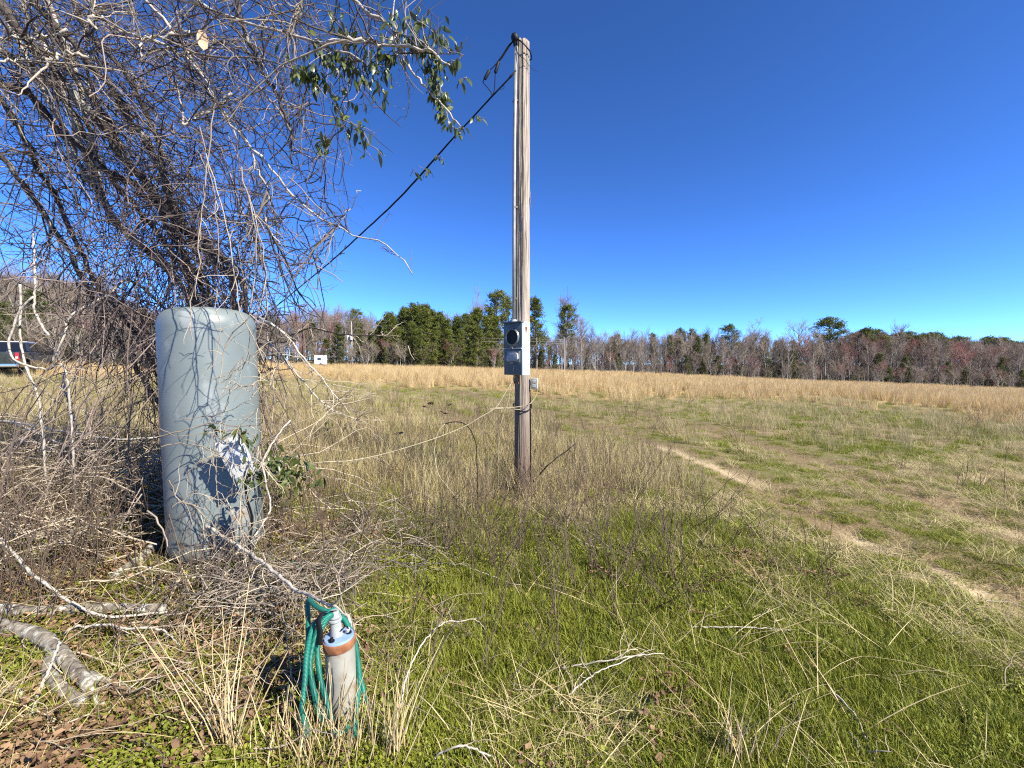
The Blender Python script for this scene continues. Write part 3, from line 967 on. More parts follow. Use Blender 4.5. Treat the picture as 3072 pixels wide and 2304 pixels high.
t.batch(A - O_, np.full(12, 0.005), 6)
A = smooth_line([tp(1452, 238, -0.02), tp(1449, 246, -0.01), tp(1462, 262, 0), tp(1474, 278, 0), tp(1476, 290, 0)], 14)
t.batch(A - O_, np.full(14, 0.005), 6)
A = smooth_line([tp(1492, 272, 0), tp(1500, 266, 0), tp(1512, 256, 0), tp(1510, 266, 0), tp(1500, 268, 0)], 10)
t.batch(A - O_, np.full(10, 0.002), 4)
t.obj('splice_wires', M['black_cable'], drop)
for a, b in (((1496, 186), (1486, 218)), ((1468, 212), (1454, 238))):
    m = MB(); p0 = tp(*a, -0.02) - O_; p1 = tp(*b, -0.02) - O_
    m.cyl(p0, p1, 0.018, 0.018, 12, 0.008); m.build('splice_cover', M['black_rubber'], drop)
m = MB(); m.cyl(tp(1544, 216, -0.06) - O_, tp(1530, 232, -0.05) - O_, 0.008, 0.012, 10, 0.002); m.build('wedge_clamp', M['black_rubber'], drop)

# ---- meter box
TH = R(-40)                                     # front turned to the left of the camera
bc = at(1547, 1046, PY - 0.175)
BW, BD, BH = 0.245, 0.125, 0.545
mb = tag(empty('meter_box', (bc[0] + 0.015, bc[1], bc[2]), TH), 'grey metal electric meter box with round empty socket on the wooden pole', 'meter box')
m = MB(); m.box((0, 0, 0), (BW, BD, BH), None, 0.004); m.build('case', M['meter_sunlit'], mb)
fy_ = -BD / 2
m = MB(); m.box((0, fy_ - 0.004, BH * 0.25), (BW - 0.004, 0.012, BH * 0.485), None, 0.003); up_ = m.build('upper_cover', M['meter_shaded'], mb)
m = MB(); m.box((0, fy_ - 0.002, -BH * 0.25), (BW - 0.006, 0.010, BH * 0.485), None, 0.003); lo_ = m.build('lower_cover', M['meter_shaded'], mb)
m = MB(); m.box((0, fy_ - 0.008, BH / 2 - 0.006), (BW + 0.012, 0.05, 0.014), None, 0.003); m.build('top_lip', M['meter_shaded'], mb)
q90 = Euler((PI / 2, 0, 0)).to_quaternion()
zc = 0.115
m = MB(); m.cyl((0, fy_ - 0.006, zc), (0, fy_ - 0.012, zc), 0.078, 0.078, 36); sock = m.build('socket_opening', M['dark'], mb)
m = MB(); m.torus((0, fy_ - 0.014, zc), q90, 0.082, 0.0085, 40, 10); m.torus((0, fy_ - 0.022, zc), q90, 0.079, 0.0045, 40, 8)
m.build('sealing_ring', M['steel_ring'], mb)
for sx in (-0.03, 0.03):
    for sz in (-0.03, 0.03):
        m = MB(); m.box((sx, fy_ - 0.011, zc + sz), (0.008, 0.005, 0.016), None, 0.001); m.build('jaw', M['dark'], mb)
m = MB(); m.box((0.0, fy_ - 0.02, 0.012), (0.018, 0.018, 0.03), None, 0.003); m.cyl((-0.03, fy_ - 0.018, -0.002), (-0.004, fy_ - 0.02, 0.01), 0.011, 0.008, 10); m.build('latch', M['galv'], mb)
m = MB(); m.cyl((0.018, fy_ - 0.01, 0.022), (0.018, fy_ - 0.018, 0.022), 0.006, 0.006, 10); m.build('screw', M['galv'], mb)
m = MB(); m.box((0.055, fy_ - 0.013, -0.0005), (0.13, 0.012, 0.008), None, 0.002); m.build('drip_edge', M['meter_sunlit'], mb)
m = MB(); m.box((0.015, fy_ - 0.010, -0.085), (0.165, 0.010, 0.115), None, 0.003); m.build('breaker_plate', M['galv'], mb)
m = MB(); poly = [(-0.07, -0.118), (-0.045, -0.135), (0.06, -0.13), (0.085, -0.105), (0.08, -0.055), (0.06, -0.043), (-0.03, -0.047), (-0.06, -0.075)]
m.prism(poly, fy_ - 0.036, fy_ - 0.014, 0.006); m.build('breaker_window', M['window_film'], mb)
m = MB(); m.box((0.0, fy_ - 0.02, -0.150), (0.05, 0.014, 0.02), None, 0.005); m.build('pull_tab', M['galv'], mb)
m = MB(); m.box((0.012, fy_ - 0.008, -0.205), (0.012, 0.006, 0.075), None, 0.001); m.build('hasp', M['galv'], mb)
rs = np.random.RandomState(4)
m = MB()
c = [(BW / 2 + 0.0012, -0.006 + 0.018 * math.cos(a) * (0.7 + 0.5 * rs.rand()), 0.195 + 0.042 * math.sin(a) * (0.6 + 0.6 * rs.rand())) for a in np.linspace(0, 2 * PI, 14, endpoint=False)]
m.bm.faces.new([m.bm.verts.new(v) for v in c]); m.build('rust_patch', M['rust'], mb, False)
t = Tubes()
for k in range(6):
    p0 = np.array([rs.uniform(-0.03, 0.05), -0.02 + rs.uniform(-0.02, 0.02), -BH / 2])
    t.batch(smooth_line([p0, p0 + [rs.uniform(-0.03, 0.03), rs.uniform(-0.03, 0.02), -0.05], p0 + [rs.uniform(-0.02, 0.03), 0, -0.09]], 6), np.full(6, 0.004), 5)
t.obj('wire_ends', M['rust'], mb)

# ---- outlet box on the other side of the pole
oc = at(1602, 1150, PY - 0.04)
ob = tag(empty('outlet_box', (oc[0] + 0.004, oc[1], oc[2]), R(-12)), 'small white electrical outlet box on the right side of the pole', 'outlet box')
m = MB(); m.box((0, 0, 0), (0.076, 0.055, 0.115), None, 0.006); m.build('case', M['white_plastic'], ob)
m = MB(); m.box((0, -0.029, 0), (0.07, 0.004, 0.108), None, 0.002); m.build('face_plate', M['pvc'], ob)
for zz in (0.024, -0.024):
    m = MB(); m.box((0, -0.032, zz), (0.034, 0.004, 0.03), None, 0.004); r_ = m.build('receptacle', M['white_plastic'], ob)
    m = MB(); m.box((-0.007, -0.0345, zz + 0.003), (0.004, 0.002, 0.011)); m.box((0.007, -0.0345, zz + 0.003), (0.004, 0.002, 0.011)); m.build('slot', M['dark'], r_)
m = MB(); m.box((-0.052, 0.0, 0.0), (0.03, 0.03, 0.05), None, 0.003); m.build('mounting_tab', M['galv'], ob)




def tube_thing(name, label, cat, pts, r, mat, n=60, k=8, taper=1.0, group=None, sides=None, wob=0.0):
    A = smooth_line(pts, n)
    if wob:
        rs_ = np.random.RandomState(int(abs(A[0, 0] * 1000)) % 9999)
        A = A + np.cumsum(rs_.normal(0, wob, A.shape), 0) * np.sin(np.linspace(0, PI, n))[:, None] * 0.6 + rs_.normal(0, wob * 0.6, A.shape)
    o0 = A[0].copy()
    t = Tubes(); t.batch(A - o0, np.linspace(r, r * taper, n), k, 0.5, cap=True)
    o = t.obj(name, mat); o.location = o0
    return tag(o, label, cat, group)


pl = lambda px, py, d=0.0: at(px, py, PY + d)
tube_thing('cream_cable', 'cream cable hanging from the meter box and running low to the tank', 'cable',
           [pl(1548, 1128, -0.2), pl(1538, 1142, -0.24), pl(1515, 1180, -0.3), pl(1488, 1222, -0.38), pl(1440, 1252, -0.45), pl(1400, 1276, -0.5), pl(1340, 1302, -0.62), pl(1260, 1330, -0.8), pl(1150, 1362, -1.0), pl(1050, 1382, -1.15), pl(960, 1387, -1.3), pl(880, 1400, -1.35), pl(800, 1418, -1.45)], 0.0038, M['romex'], 120)
tube_thing('cream_cable', 'cream cable curving from the outlet box across the pole', 'cable',
           [pl(1610, 1166, -0.05), pl(1611, 1180, -0.06), pl(1600, 1200, -0.10), pl(1588, 1212, -0.13), pl(1565, 1219, -0.14), pl(1530, 1223, -0.25), pl(1485, 1227, -0.36), pl(1470, 1232, -0.40)], 0.0042, M['romex'], 60)
tube_thing('cream_cable', 'short loose cream cable end tied beside the pole', 'cable',
           [pl(1470, 1226, -0.38), pl(1500, 1223, -0.30), pl(1530, 1226, -0.22), pl(1560, 1229, -0.13)], 0.004, M['romex'], 30)
tube_thing('cream_cable', 'loose cream wire dangling from the tied cables into the weeds', 'cable',
           [pl(1532, 1150, -0.25), pl(1526, 1200, -0.3), pl(1512, 1240, -0.34), pl(1502, 1275, -0.36), pl(1496, 1300, -0.36), ground(1496, 1490) + [0, -0.1, 0]], 0.0028, M['romex'], 40)
tube_thing('cream_cable', 'pale stiff cable bowing down from the black arch into the grass', 'cable',
           [pl(1335, 1272, -0.5), pl(1318, 1290, -0.52), pl(1308, 1318, -0.55), pl(1304, 1360, -0.6), pl(1314, 1420, -0.7), pl(1340, 1458, -0.8), pl(1390, 1520, -1.0), pl(1450, 1600, -1.25), pl(1500, 1680, -1.5), ground(1556, 1752)], 0.0038, M['romex'], 90)
tube_thing('black_cable', 'black cable arching out of the dead weeds beside the pole', 'cable',
           [pl(1335, 1272, -0.5), pl(1358, 1266, -0.5), pl(1386, 1268, -0.5), pl(1408, 1285, -0.5), pl(1424, 1318, -0.5), pl(1430, 1360, -0.5), ground(1434, 1530)], 0.0045, M['black_cable'], 60)
tube_thing('ground_wire', 'dark ground wire running down the right edge of the pole', 'wire',
           [np.array([PX + 0.082, PY - 0.035, pl(1590, 1170)[2]]), np.array([PX + 0.088, PY - 0.035, pl(1590, 1300)[2]]), np.array([PX + 0.09, PY - 0.03, PZ + 0.02])], 0.006, M['black_cable'], 20)
tube_thing('tie_cord', 'dark cord knotted round the pole below the meter box', 'cord',
           [np.array([PX + 0.1 * math.cos(a), PY + 0.1 * math.sin(a), pl(1570, 1222)[2] + 0.035 * math.sin(a * 1.5 + 0.6)]) for a in np.linspace(-3.6, 2.4, 20)], 0.006, M['black_cable'], 60)

# ================================================================== pressure tank
TR = 0.275
TX, TY = float(at(655, 1660, 2.9)[0]), 2.9
TZ = float(gz(TX, TY))
top_z = float(at(640, 919, TY)[2]) - TZ
tank = tag(empty('pressure_tank', (TX, TY, TZ - 0.02)), 'tall grey-green fibreglass water pressure tank standing in the brush', 'tank')
tank.rotation_euler = (0, R(-0.6), 0)
H = top_z
prof = [(TR * 0.80, 0.0), (TR * 0.82, 0.02), (TR * 0.82, 0.10), (TR * 0.86, 0.115)]
m = MB(); m.lathe(prof, 64); m.build('base_ring', M['tank'], tank)
pr_ = [(TR * 0.90, 0.10), (TR * 0.97, 0.125), (TR, 0.17)]
for z in np.linspace(0.2, H - 0.15, 22): pr_.append((TR * (1 + 0.003 * math.sin(z * 31)), z))
for a in np.linspace(0.0, 1.0, 14):
    th = a * PI / 2
    pr_.append((max(TR * math.cos(th) ** 0.36, 0.012), H - 0.125 + 0.125 * math.sin(th)))
m = MB(); m.lathe(pr_, 72); m.build('shell', M['tank'], tank, angle=60)
m = MB(); m.cyl((0, 0, H - 0.02), (0, 0, H + 0.012), 0.05, 0.045, 20, 0.006); m.build('top_fitting', M['pvc'], tank)
# faded label patch on the upper body
me_v = []; me_q = []
for i, a in enumerate(np.linspace(R(-62), R(-38), 9)):
    for z in (1.02, 1.10): me_v.append((math.cos(a) * (TR + 0.0025), math.sin(a) * (TR + 0.0025), z))
for i in range(8): me_q.append((2 * i, 2 * i + 2, 2 * i + 3, 2 * i + 1))
M['old_label'] = pmat('old_label', (0.17, 0.19, 0.18), (0.25, 0.27, 0.25), 40, 0.7, 0.05, c3=(0.12, 0.14, 0.14), c3_at=0.52, c3_scale=30)
link('faded_label', mesh_np('faded_label', me_v, me_q, None, M['old_label']), tank)

# control box: white case hanging askew in front of the tank
cb0 = at(708, 1368, TY - TR - 0.065)
cbx = tag(empty('control_box', cb0), 'white metal pump control box hanging askew on the tank front', 'box')
cbx.rotation_euler = (R(6), R(-20), R(16))
m = MB(); m.box((0, 0.012, 0), (0.115, 0.07, 0.23), None, 0.006); m.build('case', M['white_plastic'], cbx)
m = MB(); m.box((0, -0.03, 0.0), (0.122, 0.012, 0.238), None, 0.004); m.build('cover', M['white_plastic'], cbx)
m = MB(); m.box((0.01, -0.0375, 0.045), (0.09, 0.002, 0.09)); m.build('label_plate', M['window_film'], cbx)
m = MB(); m.cyl((0.02, 0.01, -0.113), (0.02, 0.01, -0.15), 0.016, 0.014, 12); m.build('cable_gland', M['dark'], cbx)
m = MB(); m.cyl((0.0, 0.045, 0.02), (0.03, 0.10, 0.02), 0.012, 0.012, 10); m.build('mounting_arm', M['galv'], cbx)
# pressure switch: small beige cover on a pipe stub
ps0 = at(722, 1545, TY - TR - 0.06)
ps = tag(empty('pressure_switch', ps0, R(12)), 'small beige pressure switch cover on a pipe stub low on the tank', 'switch')
m = MB(); m.box((0, 0, 0), (0.082, 0.07, 0.10), Euler((0, R(-6), 0)).to_matrix(), 0.006); m.build('cover', M['pvc'], ps)
m = MB(); m.box((0, 0, -0.055), (0.09, 0.08, 0.012), Euler((0, R(-6), 0)).to_matrix(), 0.002); m.build('base_plate', M['galv'], ps)
t = Tubes(); t.batch(smooth_line([(0, 0, -0.06), (0.0, 0.0, -0.14), (-0.02, 0.05, -0.17), (-0.02, 0.13, -0.17)], 14), np.full(14, 0.012), 10, cap=True); t.obj('pipe_stub', M['galv'], ps)
tube_thing('black_cable', 'black cable hanging from the control box down the tank front', 'cable', [at(738, 1415, TY - TR - 0.13), at(735, 1440, TY - TR - 0.12), at(742, 1500, TY - TR - 0.08), at(757, 1560, TY - TR - 0.04), at(748, 1640, TY - TR - 0.05), ground(760, 1720)], 0.007, M['black_cable'], 40)

# ================================================================== well casing with its cap and the hose
wc = ground(1036, 2192)
WX, WY, WZ = wc
WR = 0.0535
wt = at(1011, 1908, WY)
WH = float(wt[2] - WZ)
well = tag(empty('well_casing', wc), 'grey plastic well casing with rusty rim and blue cap in dry grass', 'well casing')
well.rotation_euler = (R(1.0), R(-2.2), 0)
m = MB(); m.lathe([(WR, -0.1), (WR, 0.02), (WR * 1.005, WH * 0.5), (WR, WH - 0.028)], 36); m.build('casing_pipe', M['pvc'], well)
m = MB(); m.lathe([(WR + 0.003, WH - 0.032), (WR + 0.0045, WH - 0.030), (WR + 0.0045, WH - 0.002), (WR + 0.003, WH)], 36); m.build('rusty_rim', M['rust'], well)
m = MB(); m.cyl((0, 0, WH - 0.004), (0, 0, WH + 0.008), WR + 0.002, WR - 0.002, 36, 0.003); cap = m.build('cap', M['cap_blue'], well)
for (ax, ay) in ((0.033, 0.012), (-0.030, 0.02), (-0.012, -0.036)):
    m = MB(); m.cyl((ax, ay, WH + 0.007), (ax, ay, WH + 0.012), 0.0105, 0.0105, 12); m.cyl((ax, ay, WH + 0.012), (ax, ay, WH + 0.022), 0.0065, 0.006, 6); m.build('bolt', M['black_rubber'], cap)
m = MB(); m.cyl((0.026, 0.014, WH + 0.008), (0.034, 0.005, WH + 0.03), 0.008, 0.007, 10, 0.002); m.build('vent_plug', M['white_plastic'], cap)
m = MB()
tilt = Vector((-0.012, 0.0, 0))
b0 = Vector((-0.010, 0.004, WH + 0.006))
up_v = Vector((-0.05, 0.03, 1)).normalized()
m.cyl(b0, b0 + up_v * 0.058, 0.0225, 0.0195, 20); m.cyl(b0 + up_v * 0.055, b0 + up_v * 0.066, 0.0245, 0.0245, 20, 0.003); m.cyl(b0 + up_v * 0.069, b0 + up_v * 0.076, 0.022, 0.022, 20, 0.002); m.cyl(b0 + up_v * 0.074, b0 + up_v * 0.094, 0.0175, 0.0165, 20, 0.002)
m.build('riser_pipe', M['pvc_white'], well)
t = Tubes(); t.batch(smooth_line([(0.012, -0.01, WH + 0.03), (0.03, -0.005, WH + 0.045), (0.036, 0.01, WH + 0.02), (0.03, 0.016, WH + 0.008)], 12), np.full(12, 0.0025), 6); t.obj('pump_wire', M['black_cable'], well)


def hose_piece(name, pts, parent, r=0.0095, n=90, flat=1.0):
    A = smooth_line(pts, n)
    t = Tubes(); t.batch(A, np.full(n, r), 12, 0.5, cap=True)
    V = np.vstack(t.V)
    s = np.concatenate([[0], np.cumsum(np.linalg.norm(np.diff(A, axis=0), axis=1))])
    ln = np.concatenate([np.repeat(s, 12), [0.0, s[-1]]])
    me = mesh_np(name, V, np.vstack(t.Q), np.vstack(t.T), M['hose'], True, {'len': ln})
    return link(name, me, parent)


hose = tag(empty('garden_hose', wc), 'green ribbed garden hose looped over the well casing pipe', 'hose')
HO = np.array(wc)
w = lambda px, py, d=0.0: at(px, py, WY + d) - HO
gzl = lambda px, py: ground(px, py) - HO + [0, 0, 0.012]
T_ = w(996, 1838, 0.02)                        # where the loops cross the riser pipe
hose_piece('hose_loop', [w(1018, 1842, 0.05), T_ + [0, 0.01, 0.005], w(960, 1856, -0.02), w(938, 1885, -0.05), w(921, 1960, -0.09), w(914, 2050, -0.11), w(904, 2130, -0.12), gzl(884, 2205), gzl(870, 2225)], hose)
hose_piece('hose_loop', [w(1014, 1850, 0.06), w(990, 1846, -0.03), w(962, 1872, -0.06), w(940, 1930, -0.07), w(930, 2000, -0.08), w(943, 2080, -0.08), w(960, 2150, -0.09), gzl(975, 2180), w(1000, 2195, -0.12), w(1030, 2196, -0.10), w(1055, 2150, -0.02), w(1068, 2060, 0.0), w(1062, 1960, 0.02), w(1050, 1900, 0.05), w(1030, 1858, 0.06), w(1010, 1850, 0.05)], hose, n=150)
hose_piece('hose_loop', [w(1012, 1846, 0.04), w(985, 1852, -0.04), w(960, 1900, -0.065), w(952, 1960, -0.07), w(962, 2040, -0.075), w(978, 2100, -0.08), w(992, 2150, -0.09), gzl(1010, 2190), gzl(1040, 2230), w(1060, 2200, -0.08), w(1072, 2100, -0.02), w(1078, 2030, 0.0), w(1066, 1930, 0.03), w(1046, 1880, 0.06), w(1026, 1852, 0.06)], hose, n=150)
hose_piece('hose_loop', [w(1022, 1848, 0.05), w(1042, 1872, 0.05), w(1060, 1930, 0.03), w(1076, 2010, 0.02), w(1094, 2090, 0.02), gzl(1102, 2150), gzl(1085, 2195), w(1060, 2210, -0.10), gzl(1030, 2235)], hose, n=100)
hose_piece('hose_loop', [w(905, 2130, -0.10), w(922, 2200, -0.14), gzl(936, 2245), gzl(948, 2262)], hose, n=40)
hose_piece('hose_loop', [w(1000, 1842, 0.03), w(950, 1820, 0.08), w(925, 1800, 0.15), w(924, 1850, 0.12), w(925, 1900, 0.10), w(922, 1960, 0.08), gzl(930, 2090)], hose, n=70)
# flat black webbing that hangs with the loops
A = smooth_line([w(1004, 1832, 0.0), w(970, 1838, -0.045), w(955, 1866, -0.075), w(960, 1900, -0.085), w(956, 1935, -0.088)], 24)
wd = np.array([0.010, -0.006, 0.004]); wd2 = np.linspace(1.0, 1.5, 24)[:, None]
V = np.stack([A - wd * wd2, A + wd * wd2, A + wd * wd2 + [0.0008, 0.002, 0], A - wd * wd2 + [0.0008, 0.002, 0]], 1).reshape(-1, 3)
Q = []
for i in range(23):
    for j in range(4): Q.append((4 * i + j, 4 * i + (j + 1) % 4, 4 * i + 4 + (j + 1) % 4, 4 * i + 4 + j))
Q.append((0, 3, 2, 1)); Q.append((92, 93, 94, 95))
sm_ = mesh_np('webbing', V, np.array(Q), None, M['black_rubber'])
tag(link('black_strap', sm_), 'flat black strap hanging with the green hose loops', 'strap').location = HO
# second run of the hose, half hidden in the leaves
hz2 = tag(empty('garden_hose', ground(700, 2010)), 'green hose run trailing through the brush beside the tank', 'hose')
H2 = np.array(hz2.location)
hose_piece('hose_run', [p - H2 + [0, 0, 0.015] for p in (ground(668, 2045), ground(700, 2005), ground(735, 1950), ground(768, 1880) + [0, 0, 0.03], ground(775, 1830) + [0, 0, 0.03], ground(795, 1765) + [0, 0, 0.02], ground(812, 1730), ground(880, 1712) + [0, 0, 0.04], ground(925, 1780) + [0, 0, 0.06])], hz2, n=120)
# ================================================================== parked pickup
M['truck_paint'] = pmat('truck_paint', (0.028, 0.034, 0.042), (0.036, 0.042, 0.05), 3, 0.22, 0.0, metal=0.4, coat=1.0, spec=0.5)
M['auto_glass'] = pmat('auto_glass', (0.008, 0.009, 0.011), (0.012, 0.013, 0.016), 2, 0.06, 0.0, spec=0.6)
M['tail_red'] = pmat('tail_light_red', (0.42, 0.015, 0.012), (0.55, 0.03, 0.02), 30, 0.2, 0.0, coat=0.6)
M['chrome'] = pmat('chrome', (0.6, 0.6, 0.6), (0.7, 0.7, 0.7), 5, 0.15, 0.0, metal=0.9)
M['tyre'] = pmat('tyre_rubber', (0.015, 0.015, 0.015), (0.03, 0.03, 0.03), 20, 0.85, 0.2)
M['roof_sheen_trailer_white'] = pmat('roof_sheen_trailer_white', (0.72, 0.72, 0.72), (0.8, 0.8, 0.8), 5, 0.3, 0.0)  # trailer body white, also the painted sky reflection on the truck roof

tc_ = at(56, 1100, 21.5)
truck = tag(empty('pickup_truck', (tc_[0], tc_[1], float(gz(tc_[0], tc_[1])) + 0.0), R(90 + 33)), 'dark grey pickup truck with sky sheen painted on its roof parked at the edge of the trees', 'truck')
# local: x forward from the tail, y to the left; the right rear corner is the origin
W_ = 1.95
m = MB(); m.prism([(0.0, 0.62), (0.0, 1.28), (1.75, 1.30), (1.75, 0.5), (1.6, 0.5), (1.5, 0.85), (1.15, 0.98), (0.8, 0.85), (0.7, 0.5), (0.25, 0.5)], 0.0, 0.10, 0.02); m.build('bed_side', M['truck_paint'], truck)
m = MB(); m.prism([(0.0, 0.62), (0.0, 1.28), (1.75, 1.30), (1.75, 0.5), (1.6, 0.5), (1.5, 0.85), (1.15, 0.98), (0.8, 0.85), (0.7, 0.5), (0.25, 0.5)], W_ - 0.1, W_, 0.02); m.build('bed_side', M['truck_paint'], truck)
m = MB(); m.box((0.87, W_ / 2, 0.74), (1.72, W_ - 0.22, 0.06)); m.build('bed_floor', M['dark'], truck)
m = MB(); m.box((0.03, W_ / 2, 1.0), (0.06, W_ - 0.24, 0.48), None, 0.02); tg = m.build('tailgate', M['dark'], truck)
m = MB(); m.box((-0.004, W_ / 2, 1.08), (0.02, 0.3, 0.08), None, 0.01); m.build('handle', M['black_rubber'], tg)
m = MB(); m.box((-0.08, W_ / 2, 0.60), (0.2, W_ + 0.02, 0.17), None, 0.03); bu = m.build('rear_bumper', M['chrome'], truck)
m = MB(); m.box((-0.188, W_ / 2, 0.62), (0.01, 0.32, 0.13)); m.build('number_plate', M['white_plastic'], bu)
m = MB(); m.prism([(1.78, 0.42), (1.78, 1.32), (5.0, 1.18), (5.45, 1.08), (5.55, 0.75), (5.5, 0.42), (5.2, 0.42), (5.08, 0.82), (4.75, 0.95), (4.4, 0.82), (4.28, 0.42)], 0.0, W_, 0.04); m.build('cab_body', M['truck_paint'], truck)
gb_ = MB()
vv = [(1.80, 0.03, 1.30), (4.15, 0.03, 1.24), (4.15, W_ - 0.03, 1.24), (1.80, W_ - 0.03, 1.30), (2.0, 0.17, 1.82), (3.35, 0.17, 1.82), (3.35, W_ - 0.17, 1.82), (2.0, W_ - 0.17, 1.82)]
bv = [gb_.bm.verts.new(v) for v in vv]
for f in ((0, 1, 5, 4), (1, 2, 6, 5), (2, 3, 7, 6), (3, 0, 4, 7), (4, 5, 6, 7), (3, 2, 1, 0)): gb_.bm.faces.new([bv[i] for i in f])
bmesh.ops.bevel(gb_.bm, geom=list(gb_.bm.edges), offset=0.05, segments=3, affect='EDGES')
gb_.build('cab_top', M['truck_paint'], truck)
m = MB(); m.box((2.68, W_ / 2, 1.835), (1.22, W_ - 0.46, 0.03), None, 0.012); m.build('roof_sky_sheen', M['roof_sheen_trailer_white'], truck)  # white sheet painting the sky's reflection onto the dark cab roof


def quad_part(name, pts, mat, parent, off=(0, 0, 0)):
    bm = bmesh.new(); c = Vector((0, 0, 0))
    vs_ = [bm.verts.new(Vector(p) + Vector(off)) for p in pts]
    f = bm.faces.new(vs_)
    ex = bmesh.ops.extrude_face_region(bm, geom=[f])
    f.normal_update()
    bmesh.ops.translate(bm, vec=-f.normal * 0.012, verts=[g for g in ex['geom'] if isinstance(g, bmesh.types.BMVert)])
    me = bpy.data.meshes.new(name); bmesh.ops.recalc_face_normals(bm, faces=bm.faces); bm.to_mesh(me); bm.free(); me.materials.append(mat)
    return link(name, me, parent)


def lerp3(a, b, t): return [a[i] + (b[i] - a[i]) * t for i in range(3)]


def on_face(i, u0, u1, v0, v1):
    a, b, c, d = [vv[k] for k in i]
    P = lambda u, v: lerp3(lerp3(a, b, u), lerp3(d, c, u), v)
    return [P(u0, v0), P(u1, v0), P(u1, v1), P(u0, v1)]


quad_part('rear_window', on_face((3, 0, 4, 7), 0.07, 0.93, 0.12, 0.86), M['auto_glass'], truck, (-0.006, 0, 0.002))
quad_part('side_window', on_face((0, 1, 5, 4), 0.07, 0.42, 0.1, 0.86), M['auto_glass'], truck, (0, -0.006, 0.002))
quad_part('side_window', on_face((0, 1, 5, 4), 0.48, 0.88, 0.1, 0.86), M['auto_glass'], truck, (0, -0.006, 0.002))
quad_part('windscreen', on_face((1, 2, 6, 5), 0.06, 0.94, 0.1, 0.9), M['auto_glass'], truck, (0.006, 0, 0.002))
for yy in (0.04, W_ - 0.04):
    m = MB(); m.box((0.02, yy, 1.02), (0.10, 0.13, 0.42), None, 0.02); tl = m.build('tail_light', M['tail_red'], truck)
    m = MB(); m.box((-0.034, yy, 0.98), (0.02, 0.09, 0.10), None, 0.008); m.build('reversing_lens', M['white_plastic'], tl)
for (xx, yy) in ((1.15, 0.12), (1.15, W_ - 0.12), (4.75, 0.12), (4.75, W_ - 0.12)):
    m = MB(); m.cyl((xx, yy - 0.12, 0.39), (xx, yy + 0.12, 0.39), 0.39, 0.39, 28, 0.04); wh = m.build('wheel', M['tyre'], truck)
    m = MB(); m.cyl((xx, yy - 0.125, 0.39), (xx, yy + 0.125, 0.39), 0.23, 0.23, 20, 0.02); m.build('rim', M['galv'], wh)
m = MB(); m.box((3.75, -0.17, 1.30), (0.13, 0.25, 0.22), None, 0.04); m.build('mirror', M['black_rubber'], truck)
m = MB(); m.box((3.75, W_ + 0.17, 1.30), (0.13, 0.25, 0.22), None, 0.04); m.build('mirror', M['black_rubber'], truck)
m = MB(); m.box((3.0, -0.012, 1.06), (0.2, 0.03, 0.04), None, 0.008); m.build('door_handle', M['chrome'], truck)

# ================================================================== far utility pole, lines and a white trailer
up = ground(1056, 1112); D_UP = 74.0
ux, uy, _ = at(1056, 1090, D_UP); uz = float(gz(ux, uy))
utop = float(at(1055, 966, D_UP)[2]) - uz
ut = tag(empty('utility_pole', (ux, uy, uz)), 'far grey utility pole with two white transformers against the pines', 'utility pole')
M['far_pole'] = pmat('far_pole_wood', (0.3, 0.27, 0.23), (0.42, 0.38, 0.33), 5, 0.9, 0.2, (6, 6, 0.5))
m = MB(); m.cyl((0, 0, -0.4), (0, 0, utop), 0.17, 0.12, 16); m.build('shaft', M['far_pole'], ut)
zt = float(at(1055, 1013, D_UP)[2]) - uz
for dx, yy in ((-0.62, -0.05), (0.06, -0.36)):
    m = MB(); m.cyl((dx, yy, zt - 0.42), (dx, yy, zt + 0.42), 0.25, 0.25, 20, 0.04); tr_ = m.build('transformer', M['white_plastic'], ut)
    m = MB(); m.cyl((dx, yy, zt + 0.42), (dx, yy, zt + 0.62), 0.05, 0.035, 10); m.build('bushing', M['galv'], tr_)
m = MB(); m.box((-0.3, -0.1, zt), (0.5, 0.1, 0.1)); m.build('bracket', M['galv'], ut)
m = MB(); m.cyl((0, 0, utop - 0.05), (0, 0, utop + 0.2), 0.045, 0.03, 10); m.build('insulator', M['white_plastic'], ut)
M['line'] = pmat('line_wire', (0.25, 0.24, 0.22), (0.35, 0.33, 0.3), 5, 0.6, 0.0)
for i, (hh, lab) in enumerate(((utop + 0.15, 'upper thin overhead wire crossing in front of the far pines'), (utop - 1.0, 'middle thin overhead wire crossing in front of the far pines'), (zt - 1.7, 'lowest thin overhead wire crossing in front of the far pines'))):
    a = np.array([ux, uy, uz + hh]); b_ = at(1694, 1019 + i * 5, 66.0)
    for nm, e in (('r', b_), ('l', at(-250, 930 + i * 14, 66.0))):
        if nm == 'l' and i: continue
        mid = (a + e) / 2 - [0, 0, 1.0]
        tube_thing('overhead_wire', lab if nm == 'r' else 'thin overhead wire leaving the far utility pole behind the brush', 'wire', [a, mid, e], 0.022, M['line'], 24, 4)
e2 = at(1694, 1017, 66.0)
p2 = tag(empty('utility_pole', (e2[0], e2[1], float(gz(e2[0], e2[1])))), 'slim pale utility pole in front of the bare grey trees', 'utility pole')
m = MB(); m.cyl((0, 0, -0.3), (0, 0, e2[2] - p2.location.z + 0.2), 0.10, 0.075, 12); m.build('shaft', M['far_pole'], p2)
m = MB(); m.cyl((0, 0, e2[2] - p2.location.z + 0.2), (0, 0, e2[2] - p2.location.z + 0.35), 0.04, 0.03, 8); m.build('insulator', M['galv'], p2)
